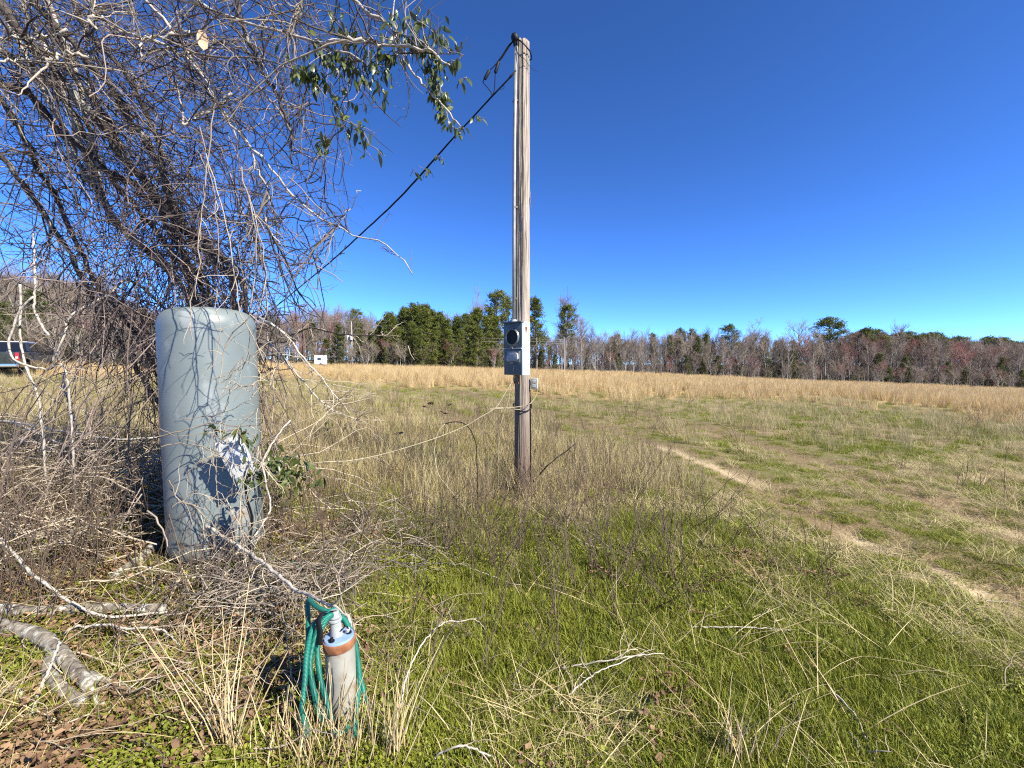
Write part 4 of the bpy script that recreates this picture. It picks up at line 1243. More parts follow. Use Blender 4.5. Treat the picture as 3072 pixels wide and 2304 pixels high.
# white trailer
wt_ = at(962, 1098, 64.0); wz_ = float(gz(wt_[0], wt_[1]))
tr = tag(empty('box_trailer', (wt_[0], wt_[1], wz_), R(25)), 'small white box trailer half hidden behind the dry grass and brush', 'trailer')
m = MB(); m.box((0, 0, 1.1), (1.7, 1.4, 1.3), None, 0.06); m.build('body', M['roof_sheen_trailer_white'], tr)
m = MB(); m.box((0, 0, 0.42), (1.75, 1.2, 0.1)); m.cyl((0.8, 0, 0.42), (1.8, 0, 0.40), 0.05, 0.05, 8); m.build('chassis', M['dark'], tr)
for yy in (-0.72, 0.72):
    m = MB(); m.cyl((0, yy - 0.09, 0.32), (0, yy + 0.09, 0.32), 0.32, 0.32, 20, 0.03); m.build('wheel', M['tyre'], tr)
m = MB(); m.box((-0.2, -0.703, 1.25), (0.5, 0.012, 0.35)); m.build('window', M['auto_glass'], tr)
m = MB(); m.box((-0.853, 0, 1.1), (0.012, 1.0, 1.1)); m.build('rear_door', M['white_plastic'], tr)

# ================================================================== trees of the far tree line
M['pine'] = pmat('pine_needles', (0.05, 0.075, 0.012), (0.2, 0.21, 0.035), 0.9, 0.6, 0.0, rnd=0.6, inst=0.25, trans=0.2)
M['cedar'] = pmat('cedar_foliage', (0.05, 0.068, 0.016), (0.14, 0.15, 0.035), 0.9, 0.7, 0.0, rnd=0.6, inst=0.3, trans=0.15)
M['pine_bark'] = pmat('pine_bark', (0.11, 0.08, 0.06), (0.24, 0.19, 0.15), 4, 0.9, 0.3)
M['grey_bark'] = pmat('grey_bark', (0.19, 0.165, 0.14), (0.36, 0.325, 0.28), 2, 0.9, 0.0, inst=0.4)
M['grey_twigs'] = pmat('grey_twigs', (0.17, 0.125, 0.09), (0.34, 0.275, 0.21), 0.6, 0.9, 0.0, rnd=0.3, inst=0.5)
M['red_buds'] = pmat('red_budding_twigs', (0.2, 0.075, 0.065), (0.36, 0.17, 0.14), 0.6, 0.9, 0.0, rnd=0.4, inst=0.4)
M['pale_buds'] = pmat('pale_green_twigs', (0.28, 0.30, 0.16), (0.42, 0.42, 0.27), 0.6, 0.9, 0.0, rnd=0.4, inst=0.4)


def bare_tree(seed, h, spread=0.42, lo=0.28, dense=1.0, mat='grey_twigs'):
    """trunk mesh and crown mesh of a leafless tree, base at the origin"""
    rs = np.random.RandomState(seed)
    n = 9
    tr = walks(np.array([[0, 0, -0.2]]), np.array([[rs.normal(0, 0.05), rs.normal(0, 0.05), 1]]), np.array([h * 0.98]), n, 0.05, 0.04, rs)
    T = Tubes(); r0 = 0.011 * h + 0.02
    T.batch(tr, np.linspace(r0, 0.012, n + 1)[None] ** 1.0, 6, 0.3)
    k1 = int(13 * dense)
    p, d = sprout(tr, rs, k1, lo, 0.95, 0.0)
    a = rs.uniform(0, 2 * PI, k1); up_ = rs.uniform(0.9, 2.0, k1)
    d = np.stack([np.cos(a), np.sin(a), up_], 1)
    rel = 1 - np.clip(p[:, 2] / h, 0, 1)
    l1 = walks(p, d, h * spread * (0.35 + 0.75 * rel) * rs.uniform(0.7, 1.2, k1), 5, 0.13, 0.08, rs)
    T.batch(l1, np.linspace(1, 0.25, 6)[None] * (r0 * 0.42 * (0.5 + rel))[:, None], 4, 0.4)
    C = Tubes()
    k2 = int(110 * dense)
    p, d = sprout(l1, rs, k2, 0.15, 1.0, 0.55, 0.35)
    l2 = walks(p, d, h * 0.13 * rs.uniform(0.6, 1.3, k2), 3, 0.16, 0.06, rs)
    C.batch(l2, np.linspace(0.02, 0.009, 4)[None] * np.ones((k2, 1)), 3, rs.rand(k2))
    k3 = int(520 * dense)
    p, d = sprout(l2, rs, k3, 0.2, 1.0, 0.6, 0.35)
    l3 = walks(p, d, h * 0.065 * rs.uniform(0.6, 1.4, k3), 2, 0.2, 0.06, rs)
    C.batch(l3, np.linspace(0.0095, 0.005, 3)[None] * np.ones((k3, 1)), 3, rs.rand(k3))
    return T.mesh('bare_trunk', M['grey_bark']), C.mesh('bare_crown', M[mat])


def needle_clumps(rs, C, S, per, length):
    """tufts of short needle-bunch triangles around the centres"""
    n = len(C) * per
    c = np.repeat(C, per, 0); s = np.repeat(S, per)
    d = rs.normal(0, 1, (n, 3)); d /= np.linalg.norm(d, axis=1, keepdims=True)
    p = c + d * (s * rs.uniform(0.25, 1.0, n))[:, None]
    d2 = d * 0.6 + rs.normal(0, 0.6, (n, 3)); d2[:, 2] += 0.35; d2 /= np.linalg.norm(d2, axis=1, keepdims=True)
    e = np.cross(d2, rs.normal(0, 1, (n, 3))); e /= np.linalg.norm(e, axis=1, keepdims=True) + 1e-9
    L = length * rs.uniform(0.6, 1.3, n)
    V = np.stack([p - e * (L * 0.22)[:, None], p + e * (L * 0.22)[:, None], p + d2 * L[:, None]], 1).reshape(-1, 3)
    t = np.arange(n * 3).reshape(-1, 3)
    return V, t, np.repeat(np.repeat(rs.rand(len(C)), per) * 0.7 + rs.rand(n) * 0.3, 3)


def pine_tree(seed, h, base, width, n=150, per=26, tip=0.25, mat='pine', round_top=0.0):
    rs = np.random.RandomState(seed)
    T = Tubes()
    tr = walks(np.array([[0, 0, -0.2]]), np.array([[0, 0, 1.0]]), np.array([h]), 8, 0.025, 0.05, rs)
    T.batch(tr, np.linspace(0.012 * h + 0.03, 0.02, 9)[None], 7, 0.4)
    k = int(n * 0.45)
    f = rs.rand(k) ** 0.85
    z = h * (base + (0.98 - base) * f)
    if round_top: prof = np.sqrt(np.clip(1 - (2 * f - 0.9) ** 2 * 0.8, 0.05, 1))
    else: prof = tip + (1 - tip) * (1 - f) ** 0.75 * np.clip(f * 6 + 0.45, 0, 1)
    a = rs.uniform(0, 2 * PI, k)
    L = width * prof * rs.uniform(0.55, 1.12, k)
    ax = np.stack([np.interp(z, tr[0, :, 2], tr[0, :, 0]), np.interp(z, tr[0, :, 2], tr[0, :, 1])], 1)
    p0 = np.c_[ax, z - L * 0.25]
    d = np.stack([np.cos(a), np.sin(a), rs.uniform(0.1, 0.55, k)], 1)
    br = walks(p0, d, L, 3, 0.1, 0.08, rs)
    T.batch(br, np.linspace(0.035, 0.012, 4)[None] * np.ones((k, 1)) * (h / 10), 3, 0.4)
    i = rs.randint(0, k, n); t = rs.uniform(0.45, 1.0, n)
    seg = np.minimum((t * 3).astype(int), 2); fr = (t * 3 - seg)[:, None]
    C = br[i, seg] * (1 - fr) + br[i, seg + 1] * fr + rs.normal(0, 0.12, (n, 3))
    V, tt, rn = needle_clumps(rs, C, rs.uniform(0.2, 0.42, n) * (h / 10) ** 0.6, per, 0.22)
    return T.mesh('pine_trunk', M['pine_bark']), mesh_np('pine_crown', V, None, tt, M[mat], False, {'rnd': rn})


KIND = {}
for s in range(6): KIND['bare%d' % s] = bare_tree(100 + s, 10.0, 0.40, 0.3, 1.0)
for s in range(2): KIND['tall%d' % s] = bare_tree(140 + s, 10.0, 0.34, 0.42, 1.2)
for s in range(3): KIND['brush%d' % s] = bare_tree(160 + s, 10.0, 0.62, 0.04, 1.1)
KIND['red0'] = bare_tree(180, 10.0, 0.45, 0.3, 1.2, 'red_buds')
KIND['red1'] = bare_tree(181, 10.0, 0.42, 0.3, 1.2, 'red_buds')
KIND['bud0'] = bare_tree(190, 10.0, 0.46, 0.35, 1.2, 'pale_buds')
for s in range(4): KIND['pine%d' % s] = pine_tree(200 + s, 10.0, 0.10, 2.3, 420, 20, 0.2)
for s in range(3): KIND['highpine%d' % s] = pine_tree(220 + s, 10.0, 0.52, 1.9, 200, 20, 0.5, round_top=1)
for s in range(2): KIND['midpine%d' % s] = pine_tree(240 + s, 10.0, 0.30, 1.8, 260, 20, 0.35)
for s in range(3): KIND['cedar%d' % s] = pine_tree(260 + s, 10.0, 0.02, 2.3, 300, 20, 0.16, 'cedar')


def plant_tree(name, kind, px, top, depth, label, cat, group, sx=1.0, rs=random):
    x, y, _ = at(px, 1090, depth)
    z = float(gz(x, y))
    h = float(at(px, top, depth)[2]) - z
    e = tag(empty(name, (x, y, z), rs.uniform(0, 6.28)), label, cat, group)
    k = h / 10.0
    a, b = KIND[kind]
    o = link('trunk', a, e); o.scale = (k * sx, k * sx, k)
    o = link('crown', b, e); o.scale = (k * sx, k * sx, k)
    return e


random.seed(5)
GP = 'pines of the far tree line'
LP = 'bushy dark green young pine in the clump beside the far utility pole'
for (px, top, d, k, sx) in ((1128, 985, 72, 0, 1.1), (1150, 962, 74, 1, 1.1), (1178, 940, 71, 2, 1.1), (1205, 932, 75, 3, 1.1), (1225, 914, 72, 0, 1.15), (1252, 928, 76, 1, 1.1), (1275, 930, 72, 2, 1.1), (1300, 935, 75, 3, 1.1), (1322, 950, 73, 0, 1.1), (1345, 962, 71, 1, 1.1), (1372, 975, 73, 2, 1.15), (1402, 946, 72, 3, 1.1), (1432, 928, 74, 1, 1.0), (1455, 950, 71, 2, 1.1), (1240, 975, 68, 3, 1.0), (1310, 985, 67, 1, 1.0), (1385, 990, 68, 0, 1.1), (1190, 985, 68, 2, 1.0), (1500, 955, 72, 0, 1.0), (1108, 1000, 74, 3, 1.0), (1165, 950, 77, 0, 1.1), (1215, 925, 78, 1, 1.1), (1265, 918, 79, 3, 1.1), (1312, 940, 78, 2, 1.1), (1360, 955, 76, 0, 1.1), (1415, 940, 78, 2, 1.1), (1470, 945, 75, 3, 1.1), (1350, 992, 67, 2, 1.1), (1430, 985, 68, 1, 1.1), (1270, 990, 66, 0, 1.0)):
    plant_tree('pine_tree', 'pine%d' % k, px, top - 4, d, LP, 'tree', GP, sx * 1.18)
for (px, top, d, k, sx, lab) in (
        (1488, 872, 76, 'highpine0', 1.15, 'tall open-crowned pine just left of the wooden pole, highest of the far trees'),
        (1528, 890, 78, 'highpine1', 0.9, 'tall slim pine seen between the tallest pine and the meter box'),
        (1608, 892, 74, 'midpine0', 1.25, 'tall full pine rising right behind the wooden pole'),
        (1692, 916, 78, 'highpine2', 1.1, 'lone pine with a round tuft on a tall bare trunk'),
        (2080, 986, 88, 'midpine1', 1.0, 'slender green pine beside the first dark cedar right of the pole'),
        (2190, 973, 86, 'highpine0', 1.2, 'dark pine with a heavy flat crown over a bare double trunk'),
        (2118, 1000, 84, 'midpine0', 0.9, 'narrow pine close behind the slender green pine'),
        (2495, 953, 95, 'highpine1', 1.6, 'broad dark pine standing above the middle of the bare grey wood'),
        (2592, 986, 94, 'highpine2', 1.2, 'small flat-topped pine beside the broad dark pine'),
        (2740, 1004, 92, 'midpine1', 1.3, 'dull green pine among the reddish bare trees'),
        (2045, 985, 92, 'highpine1', 1.0, 'thin-crowned pine left of the slender green pine'),
        (1960, 1000, 95, 'midpine0', 1.0, 'small pine top showing over the grey wood near the pole'),
        (1065, 925, 84, 'highpine0', 1.0, 'pine top showing behind the bare trees over the utility pole'),
        (1850, 1003, 92, 'highpine2', 1.0, 'small pine top over the grey wood beside the forked bare tree'),
        (2010, 1003, 88, 'midpine1', 0.9, 'narrow dark pine left of the thin-crowned pine'),
        (2290, 1010, 88, 'midpine0', 1.1, 'dull pine between the tall pale tree and the dark cedar'),
        (2655, 1006, 92, 'highpine0', 1.2, 'dark pine top right of the small flat-topped pine'),
        (2820, 1012, 95, 'midpine0', 1.2, 'green pine half hidden by the red budding trees')):
    plant_tree('pine_tree', k, px, top, d, lab, 'tree', GP, sx)
LT = 'distant pine top rising behind the reddish bare trees at the field end'
for i in range(26):
    px = 2560 + i * 24 + random.uniform(-8, 8)
    top = 994 + (px - 2560) * 0.045 + random.uniform(-8, 12)
    plant_tree('pine_tree', 'highpine%d' % (i % 3), px, top, 118 + random.uniform(-4, 8), LT, 'tree', GP, random.uniform(1.0, 1.5))
LC = 'dark green cedar growing at the foot of the bare far trees'
for (px, top, d, k, sx) in ((2092, 1008, 82, 0, 0.9), (2062, 1062, 80, 1, 1.3), (2150, 1068, 81, 2, 1.6), (2348, 1024, 84, 0, 1.0), (2372, 1050, 82, 1, 1.2), (2300, 1095, 82, 2, 2.2), (2410, 1090, 83, 0, 1.8), (2630, 1060, 84, 1, 1.4), (2720, 1070, 84, 2, 1.5), (3000, 1072, 82, 0, 1.0), (2555, 1075, 85, 2, 1.4), (2225, 1090, 82, 1, 1.8), (2850, 1085, 84, 0, 1.4)):
    plant_tree('cedar_tree', 'cedar%d' % k, px, top, d, LC, 'tree', 'cedars of the far tree line', sx)
LS = 'low green cedar under the pines beside the utility pole'
for (px, top, d, k, sx) in ((1010, 972, 70, 0, 1.2), (1085, 1000, 69, 1, 1.2), (1030, 1000, 69, 2, 1.4), (985, 1015, 70, 1, 1.5)):
    plant_tree('cedar_tree', 'cedar%d' % k, px, top, d, LS, 'tree', 'cedars by the utility pole', sx)
LL = 'dark green leafy cedar behind the parked pickup'
for (px, top, d, k, sx) in ((20, 905, 33, 0, 1.2), (85, 870, 34, 1, 1.3), (150, 905, 35, 2, 1.2), (-70, 900, 33, 2, 1.4), (205, 960, 36, 0, 1.3), (270, 985, 38, 1, 1.3), (-160, 880, 33, 0, 1.3)):
    plant_tree('cedar_tree', 'cedar%d' % k, px, top, d, LL, 'tree', 'cedars behind the pickup', sx)
GB = 'bare trees of the far tree line'
for (px, top, d, k, sx, lab) in (
        (1700, 903, 84, 'tall0', 1.2, 'pale bare tree spreading behind the lone tufted pine'),
        (1430, 890, 88, 'tall1', 1.0, 'thin pale bare treetop left of the tallest pine'),
        (1745, 962, 72, 'tall0', 1.3, 'bare forked grey tree in front of the grey wood right of the pole'),
        (2435, 965, 90, 'bud0', 1.2, 'pale green budding tree beside the broad dark pine'),
        (2255, 975, 92, 'tall1', 1.3, 'tall pale bare tree beside the dark heavy-crowned pine'),
        (2690, 985, 98, 'tall0', 1.2, 'thin pale treetop above the reddish bare trees'),
        (2900, 1050, 86, 'red0', 1.3, 'red budding tree in the reddish wood at the field end'),
        (2985, 1048, 86, 'red1', 1.2, 'bright red budding tree beside a dark leaning cedar')):
    plant_tree('bare_tree', k, px, top, d, lab, 'tree', GB, sx)
LB = ['bare grey tree in the far wood right of the meter pole', 'bare brown tree in the reddish far wood at the field end', 'bare grey tree behind the truck and the brush', 'bare grey tree behind the clump of young pines']
for i in range(74):
    px = 1560 + i * 11 + random.uniform(-7, 7)
    plant_tree('bare_tree', 'bare%d' % random.randrange(6), px, np.interp(px, [1560, 1700, 1900, 2100, 2300, 2420], [1000, 985, 1005, 1008, 1012, 1015]) + random.uniform(-14, 22), random.uniform(80, 92), LB[0], 'tree', GB, random.uniform(0.7, 1.1))
for i in range(84):
    px = 2400 + i * 9.6 + random.uniform(-7, 7)
    k = random.choice(['bare%d' % random.randrange(6), 'bare%d' % random.randrange(6), 'brush%d' % random.randrange(3), 'red%d' % random.randrange(2)])
    plant_tree('bare_tree', k, px, np.interp(px, [2400, 2700, 3072, 3300], [1008, 1020, 1040, 1050]) + random.uniform(-12, 30), random.uniform(83, 100), LB[1], 'tree', GB, random.uniform(0.8, 1.3))
for i in range(56):
    px = -260 + i * 17 + random.uniform(-10, 10)
    plant_tree('bare_tree', random.choice(['bare%d', 'bare%d', 'brush%d']) % random.randrange(3), px, np.interp(px, [-260, 0, 120, 300, 450, 700], [770, 800, 815, 830, 900, 935]) + random.uniform(-20, 60), np.interp(px, [-260, 300, 700], [38, 44, 68]) + random.uniform(-3, 6), LB[2], 'tree', GB, random.uniform(0.8, 1.2))
for i in range(50):
    px = 690 + i * 17 + random.uniform(-8, 8)
    plant_tree('bare_tree', 'bare%d' % random.randrange(6), px, np.interp(px, [690, 850, 1000, 1080, 1160, 1400, 1560], [930, 925, 920, 940, 955, 945, 985]) + random.uniform(-8, 25), random.uniform(80, 90), LB[3], 'tree', GB, random.uniform(0.8, 1.1))

# undergrowth and the depth of the wood behind, which reads as one mass
rs = np.random.RandomState(77)


def joined(kind):
    a, b = KIND[kind]
    bm = bmesh.new(); bm.from_mesh(a); n0 = len(bm.faces); bm.from_mesh(b)
    me = bpy.data.meshes.new('wood_' + kind); bm.to_mesh(me); bm.free()
    me.materials.append(a.materials[0]); me.materials.append(b.materials[0])
    ix_ = np.zeros(len(me.polygons), np.int32); ix_[n0:] = 1; me.polygons.foreach_set('material_index', ix_)
    return me


WK = ['bare0', 'bare1', 'bare2', 'bare3', 'brush0', 'brush1', 'cedar0', 'midpine0', 'red0']
protos = [joined(k) for k in WK]
NW = 1000
px = rs.uniform(-400, 3600, NW); dd = np.where(px < 500, rs.uniform(45, 75, NW), np.where(px < 1000, rs.uniform(74, 100, NW), rs.uniform(88, 122, NW)))
w_ = np.array([.19, .19, .19, .19, .06, .06, .03, .05, .04])
idx = rs.choice(9, NW, p=w_)
X = (px - CX) / FPX * dd; Y = dd
tops = np.interp(px, [-400, 0, 120, 300, 450, 700, 1000, 1160, 1560, 1900, 2400, 3072, 3600], [800, 830, 850, 880, 930, 950, 945, 975, 1000, 1012, 1020, 1035, 1050]) + rs.uniform(-5, 45, NW)
Zg = gz(X, Y)
hh = (CAM_Z + (1090 - tops) / FPX * dd - Zg) / 10
P = np.stack([X, Y, Zg], 1)
rot = np.stack([np.zeros(NW), np.zeros(NW), rs.uniform(0, 6.28, NW)], 1)
scl = np.stack([hh, hh, hh], 1) * np.stack([rs.uniform(0.8, 1.3, NW)] * 2 + [np.ones(NW)], 1)
# brushy undergrowth along the wood's edge
n2 = 1300
px2 = rs.uniform(-400, 3600, n2); d2 = np.where(px2 < 500, rs.uniform(32, 44, n2), np.where(px2 < 1500, rs.uniform(66, 80, n2), rs.uniform(79, 90, n2)))
X2 = (px2 - CX) / FPX * d2; h2 = rs.uniform(0.16, 0.42, n2)
P = np.vstack([P, np.stack([X2, d2, gz(X2, d2)], 1)])
rot = np.vstack([rot, np.stack([np.zeros(n2), np.zeros(n2), rs.uniform(0, 6.28, n2)], 1)])
scl = np.vstack([scl, np.stack([h2 * 1.3, h2 * 1.3, h2], 1)])
idx = np.r_[idx, rs.choice([4, 5, 5, 4, 6, 0, 8], n2)]
scatter('woodland', 'mass of bare trees and undergrowth behind the front row of the tree line', protos, P, rot, scl, idx)
# ================================================================== the leaning many-stemmed tree over the tank
rs = np.random.RandomState(21)
K2 = 0.678                                      # the lists below were read off an enlargement of the photo's top left


def gl(pts, d0, d1=None, k=K2, off=(0, 0)):
    d1 = d0 if d1 is None else d1
    n = len(pts)
    return [at(p[0] * k + off[0], p[1] * k + off[1], d0 + (d1 - d0) * i / (n - 1)) for i, p in enumerate(pts)]


root = np.array([*at(655, 1500, 4.25)[:2], 0.0]); root[2] = float(gz(root[0], root[1]))
tree = tag(empty('leaning_tree', root), 'leaning many-stemmed bare tree with tangled limbs arching over the tank', 'tree')


def rooted(pts, jit):
    """carry a stem's low end on down to the stool"""
    e = pts[-1]; r_ = root + [jit[0], jit[1], -0.1]
    return pts + [e * 0.45 + r_ * 0.55 + [0.03, 0, 0.1], r_]


LIMBS = []                                      # (points from tip to base, radius at tip, radius at base, material)
dk, pa = 'bark_dark', 'bark_pale'
LIMBS.append((rooted(gl([(-260, 120), (-100, 250), (20, 380), (120, 400), (180, 480), (260, 580), (350, 640), (470, 760), (560, 800), (680, 900), (780, 990), (900, 1100), (1000, 1200), (1080, 1290)], 3.4, 4.2), (0.15, 0)), 0.016, 0.042, dk))
LIMBS.append((rooted(gl([(-120, -160), (0, 20), (100, 150), (220, 280), (330, 420), (430, 520), (520, 660), (600, 760), (700, 880), (800, 980), (950, 1110), (1030, 1260)], 3.2, 4.15), (0.08, 0.06)), 0.018, 0.045, dk))
LIMBS.append((rooted(gl([(60, -180), (200, 60), (330, 200), (420, 300), (520, 420), (600, 560), (680, 680), (730, 800), (760, 950), (800, 1100), (860, 1300)], 3.3, 4.1), (0.0, 0.05)), 0.014, 0.036, dk))
LIMBS.append((rooted(gl([(-200, 420), (0, 690), (80, 790), (150, 870), (230, 1000), (300, 1110), (370, 1250), (560, 1560)], 3.5, 4.2), (-0.12, 0.02)), 0.012, 0.028, dk))
LIMBS.append((rooted(gl([(-60, 330), (90, 580), (150, 700), (220, 830), (300, 1000), (350, 1100), (430, 1260), (640, 1540)], 3.7, 4.3), (-0.08, 0.06)), 0.012, 0.028, dk))
LIMBS.append((rooted(gl([(-180, 60), (-20, 200), (110, 300), (210, 360), (300, 470), (400, 640), (500, 800), (640, 960), (760, 1120), (850, 1290)], 3.8, 4.4), (0.03, 0.1)), 0.014, 0.034, dk))
LIMBS.append((rooted(gl([(240, -200), (330, 20), (420, 180), (560, 330), (640, 500), (700, 640), (740, 820), (800, 960), (860, 1100), (920, 1290)], 3.9, 4.4), (0.1, 0.1)), 0.012, 0.03, dk))
LIMBS.append((rooted(gl([(120, -220), (210, -20), (250, 160), (330, 330), (470, 520), (560, 700), (660, 830), (740, 1000), (840, 1160), (900, 1300)], 3.5, 4.2), (0.12, -0.03)), 0.014, 0.032, dk))
# canes that arch out of the frame and come down again towards the camera and the right
arch = lambda k0, tail: rooted(tail[::-1] + [at(-60 + k0 * 120, -420, 3.3), at(-120 + k0 * 80, -120, 3.5), at(60 + k0 * 60, 250, 3.7), at(330, 640, 4.0), at(560, 880, 4.2)], (0.05 * k0, 0.03 * k0))
LIMBS.append((arch(3, gl([(700, -190), (880, 0), (1060, 95), (1270, 140), (1380, 190), (1500, 232), (1610, 272)], 3.1, 2.7)), 0.006, 0.04, pa))
LIMBS.append((arch(1, gl([(240, -170), (390, 10), (450, 80), (560, 150), (680, 185), (790, 225), (850, 270), (890, 330), (960, 440), (1030, 560), (1110, 650), (1220, 770), (1300, 870), (1420, 960), (1560, 1040), (1700, 1082), (1830, 1205)], 3.2, 3.0)), 0.0035, 0.036, pa))
LIMBS.append((arch(2, gl([(560, -200), (640, 0), (700, 60), (790, 150), (860, 270), (930, 400), (1010, 520), (1060, 640)], 3.3, 3.2)), 0.005, 0.03, pa))
# limbs that start from other limbs
LIMBS.append((gl([(1990, 290), (1880, 225), (1760, 210), (1560, 175), (1400, 195)], 2.7, 2.78), 0.005, 0.014, pa))
LIMBS.append((gl([(1350, -60), (1330, 60), (1290, 130), (1265, 150)], 2.95, 2.85), 0.012, 0.015, dk))
LIMBS.append((gl([(1290, 720), (1280, 560), (1230, 420), (1150, 300), (1110, 200), (1080, 120), (1050, 0), (1040, -160)], 3.2, 3.1), 0.006, 0.02, dk))
LIMBS.append((gl([(2040, 560), (1960, 470), (1900, 400), (1820, 310), (1760, 190), (1700, 100), (1560, 0), (1400, -160)], 2.75, 3.0), 0.004, 0.012, pa))
LIMBS.append((gl([(-40, 275), (60, 270), (200, 262), (290, 235), (400, 250)], 2.9, 3.1), 0.008, 0.012, pa))
LIMBS.append((gl([(-30, 165), (90, 165), (200, 160), (290, 140)], 2.9, 3.0), 0.006, 0.009, pa))
LIMBS.append((gl([(430, 130), (395, 100), (410, 40), (415, -40)], 3.0, 3.1), 0.007, 0.012, pa))
LIMBS.append((gl([(800, 550), (880, 515), (960, 470), (1020, 420)], 3.0, 3.1), 0.007, 0.010, pa))
LIMBS.append((gl([(620, 270), (625, 190), (640, 170), (730, 160), (850, 150)], 3.0, 3.1), 0.006, 0.012, pa))
LIMBS.append((gl([(1590, 840), (1560, 900), (1500, 990), (1460, 1060), (1440, 1130)], 3.0, 3.05), 0.003, 0.004, pa))
LIMBS.append((gl([(1120, 680), (1150, 780), (1190, 860), (1180, 980), (1250, 1100)], 3.0, 3.1), 0.005, 0.004, pa))
guides = []
for (pts, r0, r1, mt) in LIMBS:
    n = max(18, int(len(pts) * 5))
    A = smooth_line(pts, n)
    A = A + rs.normal(0, 0.008, A.shape)
    if mt == 'bark_dark' and r0 > 0.0115: r0, r1 = r1 * 0.7, r1 * 0.6
    if mt == 'bark_pale': r0, r1 = r0 * 1.0, min(r1 * 1.0, 0.028)
    rr = r0 + (r1 - r0) * np.linspace(0, 1, n) ** 0.9
    rr = rr * (1 + 0.12 * rs.normal(0, 1, n)).clip(0.75, 1.3)
    t = Tubes(); t.batch(A - root, rr, 8, rs.rand(), cap=True)
    t.obj('limb', M[mt], tree)
    guides.append(smooth_line(A, 40))
G = np.stack(guides)


def hit_view(P):
    """share of the curve's points that would stand in front of the tank from the camera side"""
    m = P.reshape(-1, 3)
    return m


def clear_of_tank(P, keep=0.0, seed=0):
    """drop curves that pass through the tank"""
    inside = (np.hypot(P[:, :, 0] - TX, P[:, :, 1] - TY) < TR + 0.012) & (P[:, :, 2] < TZ + H + 0.01)
    return ~inside.any(1)


def front_of_tank(P):
    px, py = proj(P[:, :, 0], P[:, :, 1], P[:, :, 2])
    dep = P[:, :, 1] < TY
    return ((px > 478) & (px < 812) & (py > 900) & (py < 1560) & dep).any(1)


# branches and twigs growing on the limbs
nb = 300
GD = np.concatenate([G[:8], G[:8], G[:8], G])
p, d = sprout(GD[:, :34], rs, nb, 0.0, 0.95, 0.42, 0.1)
d[:, 0] -= 0.15
B1 = walks(p, d, rs.uniform(0.35, 1.2, nb), 9, 0.11, -0.015, rs)
nb2 = 1400
p, d = sprout(B1, rs, nb2, 0.15, 1.0, 0.6)
B2 = walks(p, d, rs.uniform(0.12, 0.5, nb2), 6, 0.15, -0.01, rs)
p, d = sprout(G[:, :34], rs, 700, 0.0, 1.0, 0.8)
B2b = walks(p, d, rs.uniform(0.1, 0.45, 700), 6, 0.22, -0.01, rs)
B2 = np.concatenate([B2, B2b])
nb3 = 2600
p, d = sprout(B2, rs, nb3, 0.2, 1.0, 0.9)
B3 = walks(p, d, rs.uniform(0.04, 0.2, nb3), 4, 0.22, 0, rs)
tw = Tubes()
for Bx, r0, r1, k in ((B1, 0.0068, 0.0028, 5), (B2, 0.0034, 0.0017, 4), (B3, 0.002, 0.001, 3)):
    px, py = proj(Bx[:, :, 0], Bx[:, :, 1], Bx[:, :, 2])
    lim = np.interp(py.mean(1), [-400, 0, 150, 500, 800, 1000], [1420, 1400, 1380, 1020, 1010, 900])
    ok = clear_of_tank(Bx) & ((~front_of_tank(Bx)) | (rs.rand(len(Bx)) < 0.06)) & (px.max(1) < lim + 30) & (Bx[:, :, 1].min(1) > 1.5)
    Bx = Bx[ok]; n = Bx.shape[1]
    tw.batch(Bx - root, np.linspace(r0, r1, n)[None] * rs.uniform(0.7, 1.3, len(Bx))[:, None], k, rs.rand(len(Bx)) ** 2.0)
tag(tw.obj('twigs', M['twig'], tree), kind='stuff')


# forked twig ends on the long pale limb that reaches out to the right
tip = G[9][None, :9]
p, d = sprout(tip, rs, 26, 0.0, 1.0, 0.45); d[:, 0] += 0.3
E1 = walks(p, d, rs.uniform(0.06, 0.26, 26), 5, 0.14, -0.01, rs)
p, d = sprout(E1, rs, 50, 0.2, 1.0, 0.7)
E2 = walks(p, d, rs.uniform(0.03, 0.09, 50), 3, 0.15, 0, rs)
tw = Tubes()
tw.batch(E1 - root, np.linspace(0.0024, 0.0013, 6)[None] * np.ones((26, 1)), 4, rs.rand(26) * 0.5)
tw.batch(E2 - root, np.linspace(0.0015, 0.001, 4)[None] * np.ones((50, 1)), 3, rs.rand(50) * 0.5)
tag(tw.obj('twigs', M['twig'], tree), kind='stuff')


# ---- tangled vines through the tree: nobody could count them
def blob_samples(blobs, n):
    w = np.array([b[4] * b[2] * b[3] for b in blobs], float); w /= w.sum()
    i = rs.choice(len(blobs), n, p=w)
    b = np.array(blobs)[i]
    return b[:, 0] + rs.normal(0, 1, n) * b[:, 2], b[:, 1] + rs.normal(0, 1, n) * b[:, 3]


